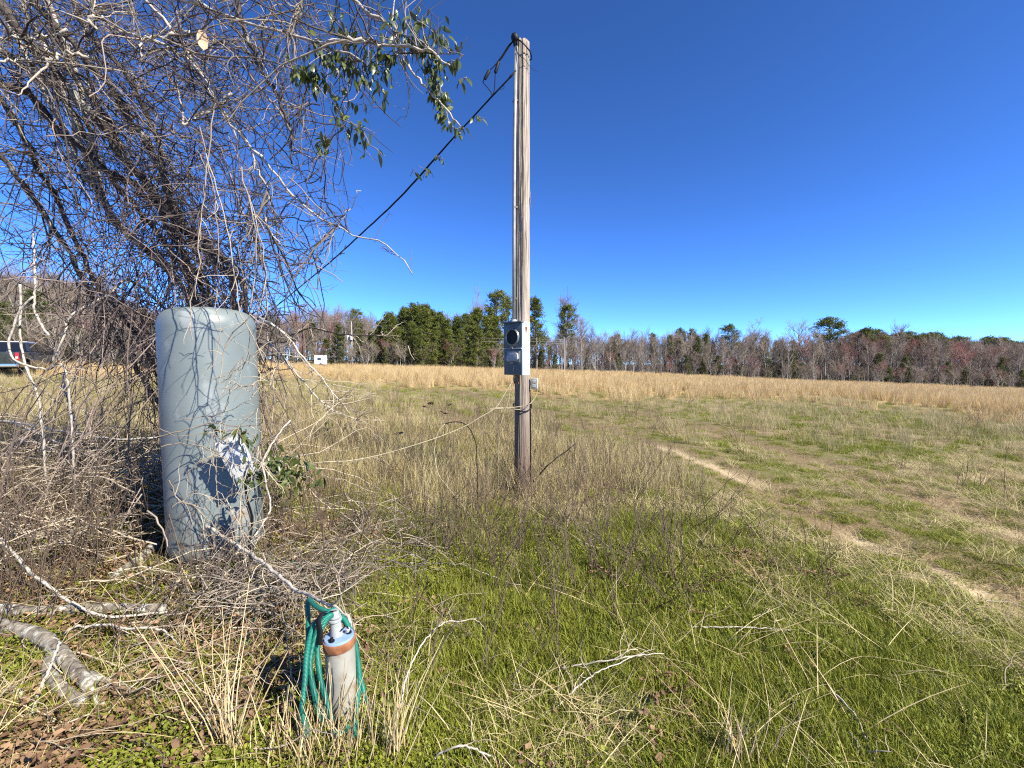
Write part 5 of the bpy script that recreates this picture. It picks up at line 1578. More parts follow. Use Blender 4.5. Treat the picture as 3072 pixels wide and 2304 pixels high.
BL = [(650, 790, 110, 130, 3.0), (500, 560, 190, 150, 2.4), (230, 210, 230, 140, 2.2), (690, 300, 200, 150, 1.5), (880, 560, 120, 190, 0.75), (130, 620, 120, 160, 0.45),
      (380, 850, 170, 90, 2.0), (380, 1010, 90, 90, 1.7), (740, 960, 90, 80, 2.0), (1000, 260, 150, 110, 0.6), (900, 820, 80, 110, 0.9), (420, 100, 260, 80, 2.0), (560, 960, 120, 60, 2.5)]
nv = 1500
vx, vy = blob_samples(BL, nv)
dep = np.where(vy > 880, rs.uniform(3.5, 4.5, nv), rs.uniform(3.2, 4.5, nv))
P0 = np.array([at(a, b, c) for a, b, c in zip(vx, vy, dep)])
dirs = rs.normal(0, 0.75, (nv, 3)); sgn = np.where(rs.rand(nv) < 0.5, 1, -1)[:, None]
dirs = dirs + sgn * np.array([0.55, 0.0, -0.7]) * np.where(vx < 700, 1.0, 0.4)[:, None]
VW = walks(P0, dirs, rs.uniform(0.3, 1.2, nv), 11, 0.19, -0.03, rs)
px, py = proj(VW[:, :, 0], VW[:, :, 1], VW[:, :, 2])
lim = np.interp(py.mean(1), [-200, 0, 400, 500, 800, 1000], [1330, 1300, 1200, 1060, 1040, 930])
ok = ~((px < 130) & (py > 985) & (py < 1115)).any(1) & clear_of_tank(VW) & ((~front_of_tank(VW)) | (rs.rand(nv) < 0.05)) & (px.max(1) < lim) & (VW[:, :, 1].min(1) > 1.6)
VW = VW[ok]
vt = Tubes()
vt.batch(VW, np.linspace(0.0034, 0.0021, 12)[None] * rs.uniform(0.5, 1.7, len(VW))[:, None], 4, rs.rand(len(VW)) ** 2.6)
p, d = sprout(VW, rs, 2600, 0.1, 1.0, 0.8)
V2 = walks(p, d, rs.uniform(0.04, 0.22, 2600), 4, 0.25, -0.02, rs)
px, py = proj(V2[:, :, 0], V2[:, :, 1], V2[:, :, 2])
ok = clear_of_tank(V2) & (~front_of_tank(V2)) & (V2[:, :, 1].min(1) > 1.6)
V2 = V2[ok]
vt.batch(V2, np.linspace(0.0018, 0.001, 5)[None] * np.ones((len(V2), 1)), 3, rs.rand(len(V2)) ** 2.0)
# long hanging strands from the tree down to the ground behind the tank
nh = 170
hx = rs.normal(500, 170, nh); hy = rs.uniform(450, 950, nh)
P0 = np.array([at(a, b, c) for a, b, c in zip(hx, hy, rs.uniform(3.5, 4.5, nh))])
d = rs.normal(0, 0.35, (nh, 3)); d[:, 2] -= 1
HW = walks(P0, d, P0[:, 2] - gz(P0[:, 0], P0[:, 1]) + 0.05, 12, 0.14, -0.05, rs)
px, py = proj(HW[:, :, 0], HW[:, :, 1], HW[:, :, 2])
HW = HW[~((px < 140) & (py > 985) & (py < 1115)).any(1) & clear_of_tank(HW) & (~front_of_tank(HW)) & (px.max(1) < 960)]
vt.batch(HW, np.linspace(0.004, 0.003, 13)[None] * rs.uniform(0.6, 1.5, len(HW))[:, None], 4, rs.rand(len(HW)) ** 1.2)
tag(vt.obj('tangled_vines', M['vine']), 'dense tangle of thin leafless vines hanging through the leaning tree', None, None, 'stuff')

# ================================================================== evergreen leaves on vines at the tree's right edge
def leaf_mesh(seed, L=0.05, W=0.022):
    r_ = np.random.RandomState(seed)
    u = np.linspace(0, 1, 6); V = []; Q = []
    cu = r_.uniform(0.1, 0.5); fo = r_.uniform(0.1, 0.35)
    for i, s in enumerate(u):
        w_ = W * math.sin(PI * min(s * 0.93 + 0.05, 1)) ** 0.8 * (1 - 0.25 * s)
        z = -cu * L * s * s
        V += [(s * L, -w_ / 2, z + fo * w_ / 2), (s * L, 0, z), (s * L, w_ / 2, z + fo * w_ / 2)]
    for i in range(5):
        a = i * 3
        Q += [(a, a + 3, a + 4, a + 1), (a + 1, a + 4, a + 5, a + 2)]
    return mesh_np('leaf', V, Q, None, M['leaf'])


LEAF = [leaf_mesh(s, 0.050 + 0.007 * (s % 3), 0.024 + 0.003 * (s % 2)) for s in range(5)]


def leafy_vine(label, strands, n, r=0.0028, group=None, size=1.0, spread=0.03, droop=0.4, rmat='vine'):
    """strands: list of 3-D point lists; n leaves along them, each its own part"""
    o0 = strands[0][0]
    e = tag(empty('evergreen_vine', o0), label, 'vine', group)
    allp = []
    for s_ in strands:
        A = smooth_line(s_, 26) + rs.normal(0, 0.004, (26, 3))
        t = Tubes(); t.batch(A - o0, np.full(26, r), 5, rs.rand(), cap=True); t.obj('stem', M[rmat], e)
        allp.append(A)
    for i in range(n):
        A = allp[rs.randint(len(allp))]; k = rs.randint(1, 25)
        p_ = A[k] + rs.normal(0, spread, 3)
        o = link('leaf', LEAF[rs.randint(5)], e)
        o.location = p_ - o0
        az = rs.uniform(0, 2 * PI)
        o.rotation_euler = (rs.normal(0, 0.7), rs.uniform(-0.2, 1.0) + droop, az)
        s_ = size * rs.uniform(0.7, 1.25); o.scale = (s_, s_, s_)
    return e


z2 = lambda px, py, d=2.85: at(800 + px * 700 / 2111, 100 + py * 550 / 1659, d)
leafy_vine('thick rope of yellow-green evergreen leaves hanging down onto the black cable', [[z2(1420, 0), z2(1480, 150), z2(1540, 300), z2(1560, 460), z2(1590, 580), z2(1620, 680), z2(1640, 780), z2(1700, 860), z2(1790, 850)], [z2(1350, 60), z2(1430, 200), z2(1500, 420), z2(1560, 600), z2(1600, 760)]], 240, size=0.95, spread=0.026, droop=0.6)
leafy_vine('evergreen vine of dark leaves strung below the pale branch', [[z2(150, 240), z2(300, 300), z2(420, 420), z2(520, 560), z2(640, 680), z2(740, 780), z2(880, 900), z2(930, 1000), z2(1060, 1100)], [z2(420, 60), z2(500, 130), z2(640, 250), z2(720, 280), z2(820, 320)], [z2(340, 330), z2(400, 380), z2(460, 330)]], 190, size=1.15, spread=0.04, droop=0.5)
leafy_vine('evergreen leaves bunched on hanging stems between the branches', [[z2(860, 0), z2(870, 250), z2(880, 480), z2(880, 700)], [z2(960, 100), z2(1000, 300), z2(1010, 430), z2(1040, 530)], [z2(1130, 150), z2(1060, 260), z2(1010, 380)]], 110, size=1.0, spread=0.045, droop=0.6)
leafy_vine('evergreen leaves high at the top of the tree edge', [[z2(560, -180), z2(700, -60), z2(740, 60), z2(760, 160)], [z2(1100, -200), z2(1180, -60), z2(1200, 60), z2(1230, 160)], [z2(1380, -150), z2(1420, -20), z2(1450, 60)], [z2(1600, 20), z2(1640, 120), z2(1650, 200)]], 160, size=1.05, spread=0.05, droop=0.5)
leafy_vine('few evergreen leaves hanging alone halfway down the vines', [[z2(430, 1000), z2(500, 970), z2(540, 960), z2(580, 1010)], [z2(480, 900), z2(520, 960), z2(530, 1020)]], 16, size=1.2, spread=0.025)
leafy_vine('pale leaves caught low on the black overhead cable', [[z2(1300, 1290, 5.6), z2(1330, 1230, 5.5), z2(1360, 1280, 5.5)], [z2(1380, 1200, 5.5), z2(1490, 1270, 5.4), z2(1510, 1310, 5.4)]], 7, size=1.7, spread=0.012, r=0.003)
leafy_vine('two pale leaf pairs clinging to the black cable near the pole', [[z2(1830, 800, 4.75), z2(1900, 750, 4.7), z2(1950, 770, 4.7), z2(1985, 770, 4.7)], [z2(1520, 1120, 5.2), z2(1560, 1110, 5.2), z2(1590, 1140, 5.2)]], 12, size=1.4, spread=0.012, r=0.0025)
leafy_vine('small evergreen sprig at the tree tip beside the pole top', [[z2(1650, 270), z2(1720, 240), z2(1780, 200)], [z2(1740, 440), z2(1800, 400), z2(1830, 440)]], 9, size=1.2, spread=0.012)
# leaves round the control box and the green plant right of the tank
zt_ = lambda px, py, d=2.62: at(600 + px * 360 / 1298, 1240 + py * 460 / 1659, d)
leafy_vine('evergreen vine leaves draped over the white control box', [[zt_(30, 180, 2.45), zt_(150, 170, 2.44), zt_(260, 190, 2.44), zt_(430, 180, 2.45), zt_(600, 250, 2.5)], [zt_(430, 130, 2.44), zt_(420, 230, 2.43), zt_(560, 330, 2.45), zt_(600, 420, 2.5), zt_(560, 520, 2.48)], [zt_(480, 720, 2.44), zt_(560, 700, 2.45), zt_(640, 700, 2.5)]], 44, size=0.95, spread=0.022)
gp = ground(850, 1560)
leafy_vine('leafy green honeysuckle bush growing against the right of the tank', [[zt_(680, 720, 3.0), zt_(720, 600, 3.0), zt_(760, 420, 3.0), zt_(860, 380, 3.0)], [zt_(700, 700, 2.95), zt_(860, 560, 2.95), zt_(980, 480, 2.95), zt_(1120, 500, 2.95), zt_(1230, 560, 2.95)], [zt_(900, 700, 3.0), zt_(1000, 620, 3.0), zt_(1120, 660, 3.0), zt_(1230, 720, 3.0)], [zt_(720, 660, 2.9), zt_(820, 620, 2.9), zt_(900, 500, 2.9), zt_(960, 420, 2.9)], [gp, gp + [-0.02, 0.05, 0.25], zt_(900, 640, 3.0)]], 170, size=1.2, spread=0.05, droop=0.1)
sh = ground(1010, 1345)
leafy_vine('dark leafy sprig in the weeds behind the tank', [[ground(960, 1320), ground(960, 1320) + [0.05, 0, 0.25], ground(960, 1320) + [0.22, 0, 0.3]], [ground(1030, 1325), ground(1030, 1325) + [0.1, 0, 0.2], ground(1030, 1325) + [0.3, 0.05, 0.22]]], 34, size=1.9, spread=0.06)
# one large dead leaf caught in the branches
bl = at(606, 122, 2.85)
lm_ = leaf_mesh(9, 0.13, 0.07)
for v_ in lm_.vertices: v_.co += Vector(np.random.RandomState(v_.index).normal(0, 0.007, 3))
o = link('dead_leaf', lm_); o.data.materials.clear(); o.data.materials.append(M['big_dead_leaf'])
o.location = bl + np.array([-0.012, 0, 0.075]); o.rotation_euler = (R(70), R(80), R(15))
tag(o, 'large pale dead leaf caught in the branches high in the tree', 'leaf')

# ================================================================== dead branches and logs on the ground
def lay(pts, lift=0.02):
    out = []
    for p_ in pts:
        g_ = ground(p_[0], p_[1])
        out.append(g_ + [0, 0, lift if len(p_) < 3 else p_[2]])
    return out


def raised(pts):
    """(px, py, height above ground): solve the distance so that the point stands that high"""
    out = []
    for (a, b, h_) in pts:
        d_ = ray(a, b); z = h_
        for _ in range(40):
            t_ = (z - CAM_Z) / d_[2]; q = np.array([0, 0, CAM_Z]) + d_ * t_
            z = 0.5 * z + 0.5 * (float(gz(q[0], q[1])) + h_)
        out.append(q)
    return out


def fallen(name, label, pts, r0, r1, mat, twigs=0, group=None, wob=0.004, k=10, tl=(0.1, 0.35)):
    if mat == 'log': wob = 0.0018
    A = smooth_line(pts, max(16, len(pts) * 7))
    n = len(A)
    A = A + np.convolve(rs.normal(0, wob, n), [0.3, 0.4, 0.3], 'same')[:, None] * np.array([0.4, 0.4, 1]) + rs.normal(0, wob * 0.5, (n, 3))
    o0 = A[0].copy()
    e = tag(empty(name, o0), label, 'branch' if 'branch' in name else 'log', group)
    rr = np.linspace(r0, r1, n) * (1 + rs.normal(0, 0.03 if mat == 'log' else 0.08, n))
    t = Tubes(); t.batch(A - o0, rr, k, 0.35 + 0.5 * rs.rand(), cap=True); t.obj('stem', M[mat], e)
    if twigs:
        p, d = sprout(A[None], rs, twigs, 0.1, 1.0, 0.75, 0.15)
        w1 = walks(p, d, rs.uniform(tl[0], tl[1], twigs), 6, 0.2, -0.01, rs)
        p, d = sprout(w1, rs, twigs * 2, 0.2, 1.0, 0.8)
        w2 = walks(p, d, rs.uniform(0.04, 0.14, twigs * 2), 4, 0.22, 0, rs)
        t = Tubes()
        t.batch(w1 - o0, np.linspace(0.003, 0.0015, 7)[None] * np.ones((twigs, 1)), 4, rs.rand(twigs))
        t.batch(w2 - o0, np.linspace(0.0017, 0.001, 5)[None] * np.ones((twigs * 2, 1)), 3, rs.rand(twigs * 2))
        tag(t.obj('twigs', M['dead_twig'], e), kind='stuff')
    return e


z8 = lambda L, h_=0.02: raised([(p_[0] * 0.422, 1500 + p_[1] * 0.422, p_[2] if len(p_) > 2 else h_) for p_ in L])
fallen('fallen_log', 'straight grey lichen-marked log lying across in front of the tank', z8([(-120, 780), (0, 780), (300, 792), (700, 772), (1000, 772), (1180, 770)], 0.07), 0.030, 0.022, 'log', 5)
fallen('fallen_log', 'thick crooked pale log slanting down through the dead leaves', z8([(-160, 840), (0, 890), (250, 960), (400, 1060), (500, 1170), (640, 1320)], 0.07), 0.034, 0.026, 'log', 4)
fallen('fallen_log', 'short forked log stub under the thick crooked log', z8([(400, 1060), (365, 1130), (350, 1230), (400, 1310), (480, 1390), (600, 1440)], 0.05), 0.026, 0.024, 'log', 2)
fallen('fallen_branch', 'short pale branch stub beside the crooked log', z8([(630, 1255), (740, 1290), (870, 1335)], 0.05), 0.020, 0.013, 'log', 2)
fallen('fallen_log', 'short rotten log lying against the foot of the tank', z8([(780, 570), (860, 510), (950, 450), (1030, 390), (1100, 320)], 0.05), 0.022, 0.034, 'log', 2)
fallen('fallen_branch', 'long thin pale branch sweeping down to the straight log', z8([(-120, 130, 0.25), (0, 270, 0.22), (200, 490, 0.18), (400, 660, 0.12), (560, 760, 0.1), (700, 815, 0.09), (900, 835, 0.07), (1200, 790, 0.06)]), 0.0125, 0.005, 'bark_pale', 10)
fallen('fallen_branch', 'thin white curved branch below the straight log', z8([(430, 960, 0.05), (530, 905, 0.08), (730, 890, 0.1), (900, 910, 0.1), (1120, 915, 0.1), (1200, 960, 0.08), (1290, 1050, 0.05)]), 0.006, 0.004, 'bark_pale', 5)
fallen('fallen_branch', 'straight tan stick lying in the leaves by the crooked log', z8([(-60, 1200, 0.04), (0, 1260, 0.04), (150, 1400, 0.04), (240, 1480, 0.04), (370, 1610, 0.03)]), 0.0065, 0.005, 'bark_pale', 3)
fallen('fallen_branch', 'thin forked stick standing up across the crooked log', z8([(430, 1000, 0.12), (350, 1200, 0.1), (290, 1340, 0.08), (240, 1470, 0.05), (200, 1580, 0.03)]), 0.005, 0.006, 'bark_pale', 4)
fallen('fallen_branch', 'hooked pale root curling round the end of the crooked log', z8([(640, 1320, 0.05), (670, 1400, 0.05), (720, 1460, 0.04), (800, 1490, 0.03), (900, 1490, 0.03)]), 0.008, 0.005, 'bark_pale', 0)
fallen('fallen_branch', 'stout broken branch reaching from the tank front over the well casing', raised([(585, 1560, 0.34), (640, 1590, 0.32), (700, 1630, 0.3), (780, 1680, 0.3), (860, 1745, 0.30), (920, 1785, 0.33), (1000, 1818, 0.40), (1040, 1850, 0.40), (1064, 1888, 0.36)]), 0.011, 0.006, 'bark_pale', 22, tl=(0.08, 0.3))
fallen('fallen_branch', 'long thin level branch lying behind the well casing', raised([(520, 1745, 0.1), (700, 1712, 0.12), (860, 1706, 0.1), (1030, 1704, 0.06)]), 0.006, 0.004, 'bark_pale', 8)
fallen('fallen_branch', 'fine level stick beside the long branch behind the well', raised([(760, 1762, 0.1), (900, 1760, 0.1), (960, 1765, 0.06)]), 0.005, 0.003, 'bark_pale', 3)
z3 = lambda L, h_: raised([(p_[0] * 0.422, 700 + p_[1] * 0.422, h_ if len(p_) < 3 else p_[2]) for p_ in L])
BG = 'dead branches sagging against the tank'
fallen('fallen_branch', 'pale peeling branch sagging level against the left side of the tank', z3([(-100, 1315), (0, 1330), (200, 1360), (400, 1400), (640, 1440), (830, 1462), (1040, 1455), (1210, 1440)], 0.62), 0.012, 0.006, 'bark_pale', 34, BG)
fallen('fallen_branch', 'second pale branch sloping below the sagging one towards the tank foot', z3([(-80, 1360, 0.6), (60, 1340, 0.6), (220, 1400, 0.58), (400, 1480, 0.5), (600, 1560, 0.42), (760, 1600, 0.36)], 0.5), 0.013, 0.007, 'bark_pale', 26, BG)
fallen('fallen_branch', 'short thick peeled branch under the sagging branches', z3([(130, 1460, 0.46), (280, 1500, 0.42), (400, 1545, 0.38)], 0.42), 0.016, 0.012, 'bark_pale', 8, BG)
fallen('fallen_branch', 'upright pale snag leaning in the brush left of the tank', z3([(540, 1390, 0.5), (500, 1230, 0.75), (465, 1130, 0.92), (450, 1020, 1.02), (460, 960, 1.08)], 0.7), 0.014, 0.008, 'bark_pale', 14, BG)
fallen('fallen_branch', 'bent pale branch leaning in front of the far cedars', [at(157, 1085, 3.6), at(190, 1010, 3.6), at(213, 945, 3.7), at(270, 915, 3.8), at(330, 880, 3.9), at(385, 840, 4.0), at(470, 900, 4.2), at(560, 1000, 4.25)], 0.009, 0.012, 'bark_pale', 10, BG)
for i, (pts, dd_, lab) in enumerate((
        ([(60, 855), (62, 900), (60, 960), (62, 1030), (75, 1090), (100, 1150), (120, 1230)], 3.4, 'straight pale sapling stem standing before the parked truck'),
        ([(100, 890), (60, 930), (40, 980), (28, 1020), (30, 1060), (60, 1090), (140, 1110), (200, 1130)], 3.3, 'crooked pale sapling stem crossing the parked truck'),
        ([(105, 820), (104, 890), (106, 940), (145, 1008)], 3.5, 'thin pale twig hanging above the parked truck'))):
    Q = [at(a, b, dd_) for a, b in pts]
    if i < 2: Q.append(ground(pts[-1][0] + 30, 1560))
    else: Q.insert(0, at(100, 700, 3.6))
    fallen('sapling_branch', lab, Q, 0.0075, 0.008, 'bark_pale', 8)

# brush of dead twigs on the ground left of and around the tank (stuff)
bt = Tubes(); bv = Tubes()


def brush(n, box, hmax, L, r, flat=0.25, ex=1.0, bt=bt):
    x = rs.uniform(box[0], box[1], n); y = rs.uniform(box[2], box[3], n)
    P0 = np.stack([x, y, gz(x, y) + rs.rand(n) ** ex * hmax + 0.01], 1)
    a = rs.uniform(0, 2 * PI, n)
    d = np.stack([np.cos(a), np.sin(a) * 0.7, rs.normal(0, flat, n)], 1)
    W = walks(P0, d, rs.uniform(L[0], L[1], n), 8, 0.17, -0.03, rs)
    W[:, :, 2] = np.maximum(W[:, :, 2], gz(W[:, :, 0], W[:, :, 1]) + 0.004)
    W = W[clear_of_tank(W) & (W[:, :, 1].min(1) > 1.15)]
    over_log = ((W[:, :, 0] > -3.3) & (W[:, :, 0] < -1.75) & (W[:, :, 1] > 1.5) & (W[:, :, 1] < 2.5)).any(1)
    W = W[~over_log | (rs.rand(len(W)) < 0.3)]
    W = W[(~front_of_tank(W)) | (rs.rand(len(W)) < 0.18)]
    bt.batch(W, np.linspace(r * 1.2, r * 0.5, 9)[None] * rs.uniform(0.6, 1.5, len(W))[:, None], 4, rs.rand(len(W)))
    m_ = int(len(W) * 1.6)
    p, d = sprout(W, rs, m_, 0.2, 1.0, 0.8, 0.1)
    W2 = walks(p, d, rs.uniform(0.05, 0.2, m_), 4, 0.22, 0, rs)
    W2[:, :, 2] = np.maximum(W2[:, :, 2], gz(W2[:, :, 0], W2[:, :, 1]) + 0.003)
    W2 = W2[clear_of_tank(W2) & (~front_of_tank(W2) | (rs.rand(m_) < 0.15))]
    bt.batch(W2, np.linspace(r * 0.6, r * 0.3, 5)[None] * np.ones((len(W2), 1)), 3, rs.rand(len(W2)))


brush(420, (-5.2, -2.0, 2.3, 4.3), 0.55, (0.3, 1.0), 0.0042, 0.3)
brush(300, (-4.2, -1.7, 2.0, 3.4), 0.25, (0.2, 0.8), 0.0036, 0.2)
brush(150, (-2.2, -1.0, 2.0, 2.7), 0.2, (0.15, 0.5), 0.0025, 0.25)
brush(420, (-1.9, -0.95, 2.1, 2.62), 0.2, (0.1, 0.45), 0.0024, 0.3, bt=bv)
brush(150, (-1.4, -0.6, 2.6, 3.6), 0.22, (0.1, 0.45), 0.0024, 0.35, bt=bv)
brush(200, (-4.5, -2.2, 2.6, 4.2), 0.5, (0.2, 0.8), 0.003, 0.4, bt=bv)
brush(200, (-2.6, -0.8, 1.4, 2.1), 0.08, (0.15, 0.5), 0.0024, 0.15)
brush(70, (-1.6, -0.7, 2.4, 3.8), 0.28, (0.2, 0.6), 0.0026, 0.35)
brush(160, (-5.0, -2.2, 3.6, 5.2), 0.9, (0.3, 1.0), 0.0032, 0.6)
brush(110, (-1.0, 3.2, 1.5, 4.6), 0.05, (0.15, 0.6), 0.0017, 0.1)
tag(bt.obj('brush_twigs', M['dead_twig']), 'heap of dead twigs and brush tangled on the ground about the tank', None, None, 'stuff')
tag(bv.obj('dark_brush_twigs', M['twig']), 'dark purplish dead vine stems heaped against the foot of the tank', None, None, 'stuff')
# thin vines standing in front of the tank, throwing shadows on it
t = Tubes()
ft = [[(640, 330), (620, 520), (600, 700), (596, 800), (575, 900), (572, 960), (580, 1020)], [(600, 380), (640, 560), (655, 740), (650, 900), (660, 1000), (640, 1080)], [(620, 460), (670, 640), (700, 800), (720, 930), (760, 1010), (790, 1080)], [(720, 500), (770, 700), (760, 860), (740, 960), (690, 1010), (668, 1080), (660, 1150)], [(740, 560), (790, 740), (800, 900), (780, 1000), (735, 1060), (700, 1100), (660, 1150)], [(820, 1020), (760, 1060), (700, 1120), (690, 1180)], [(830, 1170), (790, 1140), (740, 1160), (690, 1140)], [(840, 1080), (800, 1190), (760, 1240), (700, 1290), (660, 1330)],
      [(470, 1310), (560, 1290), (640, 1270), (720, 1280), (790, 1270)], [(480, 1340), (560, 1330), (650, 1360), (700, 1420), (690, 1500)], [(560, 1420), (600, 1380), (660, 1370), (720, 1400), (770, 1390)], [(790, 1240), (780, 1320), (760, 1400), (740, 1500), (700, 1580)], [(520, 1520), (590, 1480), (660, 1500), (720, 1470)], [(640, 1290), (640, 1380), (650, 1470), (660, 1560)], [(505, 1440), (540, 1500), (600, 1530), (660, 1600)], [(800, 1480), (770, 1560), (720, 1620), (650, 1600)], [(480, 1290), (540, 1310), (620, 1300), (700, 1330)], [(830, 1300), (770, 1340), (740, 1420), (720, 1520), (730, 1600)], [(540, 1260), (620, 1250), (690, 1230), (760, 1190)]]
FT = []
for q_ in ft:
    dd_ = rs.uniform(2.28, 2.46)
    A = smooth_line([at(a, b, dd_ + rs.normal(0, 0.02)) for a, b in q_], 18) + rs.normal(0, 0.004, (18, 3))
    FT.append(A)
FT = np.stack(FT)
t.batch(FT, np.linspace(0.0028, 0.0018, 18)[None] * rs.uniform(0.7, 1.4, len(FT))[:, None], 5, rs.rand(len(FT)) * 0.6)
p, d = sprout(FT, rs, 170, 0.1, 1.0, 0.8); d[:, 1] *= 0.4
W2 = walks(p, d, rs.uniform(0.05, 0.22, 170), 5, 0.2, -0.02, rs)
W2 = W2[clear_of_tank(W2)]
t.batch(W2, np.linspace(0.002, 0.001, 6)[None] * np.ones((len(W2), 1)), 4, rs.rand(len(W2)))
tag(t.obj('tank_vines', M['dead_twig']), 'thin dry vines trailing over the front of the tank', None, None, 'stuff')
# small branch with twigs reaching out to the right of the tank, in front of the far field
fallen('sapling_branch', 'thin dark branch reaching right from the brush before the far pines', [at(860, 1010, 3.6), at(930, 985, 3.5), at(1000, 998, 3.4), at(1080, 1006, 3.35), at(1160, 1010, 3.3), at(1230, 1040, 3.3)], 0.008, 0.002, 'bark_dark', 12, tl=(0.1, 0.3))
fallen('sapling_branch', 'pale branch slanting down right from the brush beside the tank', [at(780, 950, 3.3), at(860, 1010, 3.3), at(900, 1060, 3.25), at(960, 1130, 3.25), at(1000, 1180, 3.2), at(1050, 1240, 3.2)], 0.009, 0.002, 'bark_pale', 26, tl=(0.1, 0.4))
fallen('sapling_branch', 'second pale branch sloping beside the tank towards the leafy bush', [at(800, 1020, 3.4), at(880, 1110, 3.35), at(940, 1180, 3.3), at(1000, 1230, 3.3), at(1070, 1260, 3.25)], 0.009, 0.002, 'bark_pale', 26, tl=(0.1, 0.4))
fallen('sapling_branch', 'long thin dry vine bowing out of the bush right of the tank', [at(870, 1260, 2.9), at(830, 1310, 2.85), at(790, 1380, 2.8), at(800, 1450, 2.8), at(812, 1520, 2.8), at(790, 1570, 2.75), at(740, 1640, 2.6), ground(700, 1700)], 0.005, 0.006, 'bark_pale', 14)
fallen('fallen_branch', 'dark broken stick slanting up out of the grass right of the pole', [ground(1585, 1470) + [0, 0, 0.02], at(1640, 1400, PY - 0.1), at(1690, 1360, PY - 0.15), at(1728, 1330, PY - 0.2)], 0.010, 0.006, 'bark_dark', 5)

# ================================================================== straw tufts and stalks close to the camera
def straw_tuft(base, n, h, lean, label, spread=0.05, group=None):
    base = np.array(base)
    e = tag(empty('straw_tuft', base), label, 'grass tuft', group)
    p0 = np.c_[rs.normal(0, spread, (n, 2)), np.full(n, -0.02)]
    d = np.stack([rs.normal(lean[0], 0.12, n), rs.normal(lean[1], 0.1, n), np.ones(n)], 1)
    W = walks(p0, d, rs.uniform(h[0], h[1], n), 9, 0.05, -0.01, rs)
    t = Tubes(); t.batch(W, np.linspace(0.0024, 0.0010, 10)[None] * rs.uniform(0.7, 1.3, n)[:, None], 4, rs.rand(n))
    t.obj('stalks', M['straw'], e)
    v, q, tt, rn = blades(rs, n * 3, spread * 1.4, (h[0] * 0.35, h[1] * 0.8), (0.003, 0.006), 0.25, 0.9, 4)
    link('dry_leaves', mesh_np('dry_leaves', v, q, tt, M['straw'], True, {'rnd': rn}), e)
    return e


straw_tuft(ground(690, 2290), 9, (0.42, 0.62), (-0.20, 0.05), 'leaning bunch of straw stalks left of the well casing', 0.02)
straw_tuft(ground(860, 2300), 14, (0.22, 0.36), (0.1, 0), 'pale straw tuft just left of the hose loops', 0.05)
straw_tuft(ground(960, 2330), 14, (0.26, 0.42), (0.08, 0), 'straw tuft growing in front of the well casing', 0.05)
straw_tuft(ground(1065, 2290), 16, (0.24, 0.4), (0.12, 0), 'straw tuft beside the right foot of the well casing', 0.05)
straw_tuft(ground(1180, 2300), 9, (0.35, 0.5), (0.2, 0.05), 'tall straw stalks leaning right of the well casing', 0.03)
straw_tuft(ground(1010, 2235), 8, (0.2, 0.34), (-0.02, 0), 'reddish straw stalks standing against the casing front', 0.04)
straw_tuft(ground(2245, 2300), 9, (0.2, 0.33), (0.2, 0.02), 'small straw tuft alone in the green grass', 0.05)
straw_tuft(ground(2170, 2290), 4, (0.18, 0.28), (0.02, 0.02), 'few upright straw stalks beside the small straw tuft', 0.03)
straw_tuft(ground(780, 2330), 8, (0.12, 0.25), (-0.1, 0), 'short straw tuft by the leaning straw bunch', 0.05)
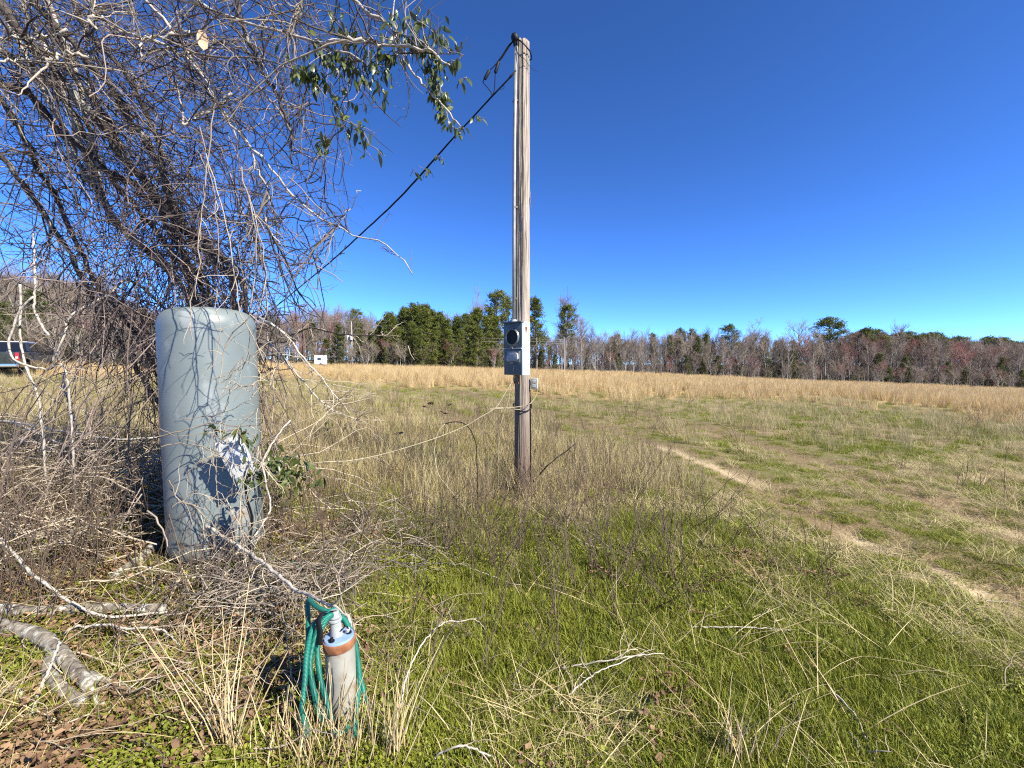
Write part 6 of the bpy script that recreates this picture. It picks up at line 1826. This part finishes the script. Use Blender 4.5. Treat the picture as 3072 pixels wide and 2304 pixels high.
# arching dry straws over the grass in front
for (pts, lab) in (
        ([(1200, 2160, 0.02), (1215, 2050, 0.1), (1260, 1940, 0.18), (1330, 1870, 0.2), (1400, 1862, 0.17)], 'thin pale straw arching up beside the well casing'),
        ([(1585, 2030, 0.02), (1700, 2000, 0.05), (1830, 1980, 0.09), (1900, 1968, 0.1), (1990, 1960, 0.08)], 'long pale forked straw lying over the green grass'),
        ([(1560, 2230, 0.02), (1600, 2170, 0.03), (1680, 2110, 0.05), (1770, 2030, 0.08), (1900, 1970, 0.1)], 'second straw crossing the long forked straw'),
        ([(1280, 2290, 0.02), (1330, 2255, 0.09), (1400, 2240, 0.12), (1460, 2262, 0.08), (1520, 2300, 0.02)], 'tan grass blade bowed over near the straw by the well'),
        ([(1180, 1688, 0.04), (1280, 1690, 0.05), (1380, 1693, 0.06), (1450, 1720, 0.05), (1552, 1756, 0.02)], 'pale dead cane lying in the grass towards the bowing cable'),
        ([(1668, 1515, 0.10), (1720, 1560, 0.08), (1800, 1620, 0.05), (1860, 1670, 0.02)], 'straight pale straw lying before the meter pole'),
        ([(2490, 2065, 0.08), (2560, 2140, 0.06), (2595, 2210, 0.04), (2622, 2310, 0.02)], 'white bare stick with a fork lying in the green grass'),
        ([(2550, 2195, 0.05), (2580, 2240, 0.04), (2612, 2290, 0.03)], 'short side stick beside the white forked stick'),
        ([(2060, 1880, 0.04), (2200, 1880, 0.06), (2340, 1888, 0.05), (2460, 1905, 0.03)], 'long level straw lying in the grass near the track')):
    fallen('dry_branch', lab, raised(pts), 0.0042, 0.0022, 'bark_pale', 4, wob=0.003, k=6, tl=(0.05, 0.15))
# dead flower stalks with dark seed heads behind the cables
for i, (px_, py_, top_) in enumerate(((1280, 1400, 1198), (1340, 1395, 1225), (1262, 1380, 1215), (1205, 1395, 1290), (1365, 1400, 1215))):
    b_ = ground(px_, py_); h_ = float(at(px_, top_, b_[1])[2] - b_[2])
    e = tag(empty('seed_stalk', b_), 'dead brown seed stalk with dark curled heads left of the meter pole', 'weed', 'seed stalks by the pole')
    W = walks(np.array([[0, 0, -0.02]]), np.array([[rs.normal(0, 0.1), 0, 1]]), np.array([h_]), 8, 0.05, 0.02, rs)
    t = Tubes(); t.batch(W, np.linspace(0.004, 0.002, 9)[None], 5, 0.3); t.obj('stalk', M['stalk'], e)
    v, q, tt, rn = curled_leaves(rs, 9, 0.05, (0.03, 0.06)); v = v + W[0, -1] + [0, 0, -0.03] + rs.normal(0, 0.03, 3)
    link('seed_head', mesh_np('seed_head', v, None, tt, M['stalk'], False, {'rnd': rn}), e)
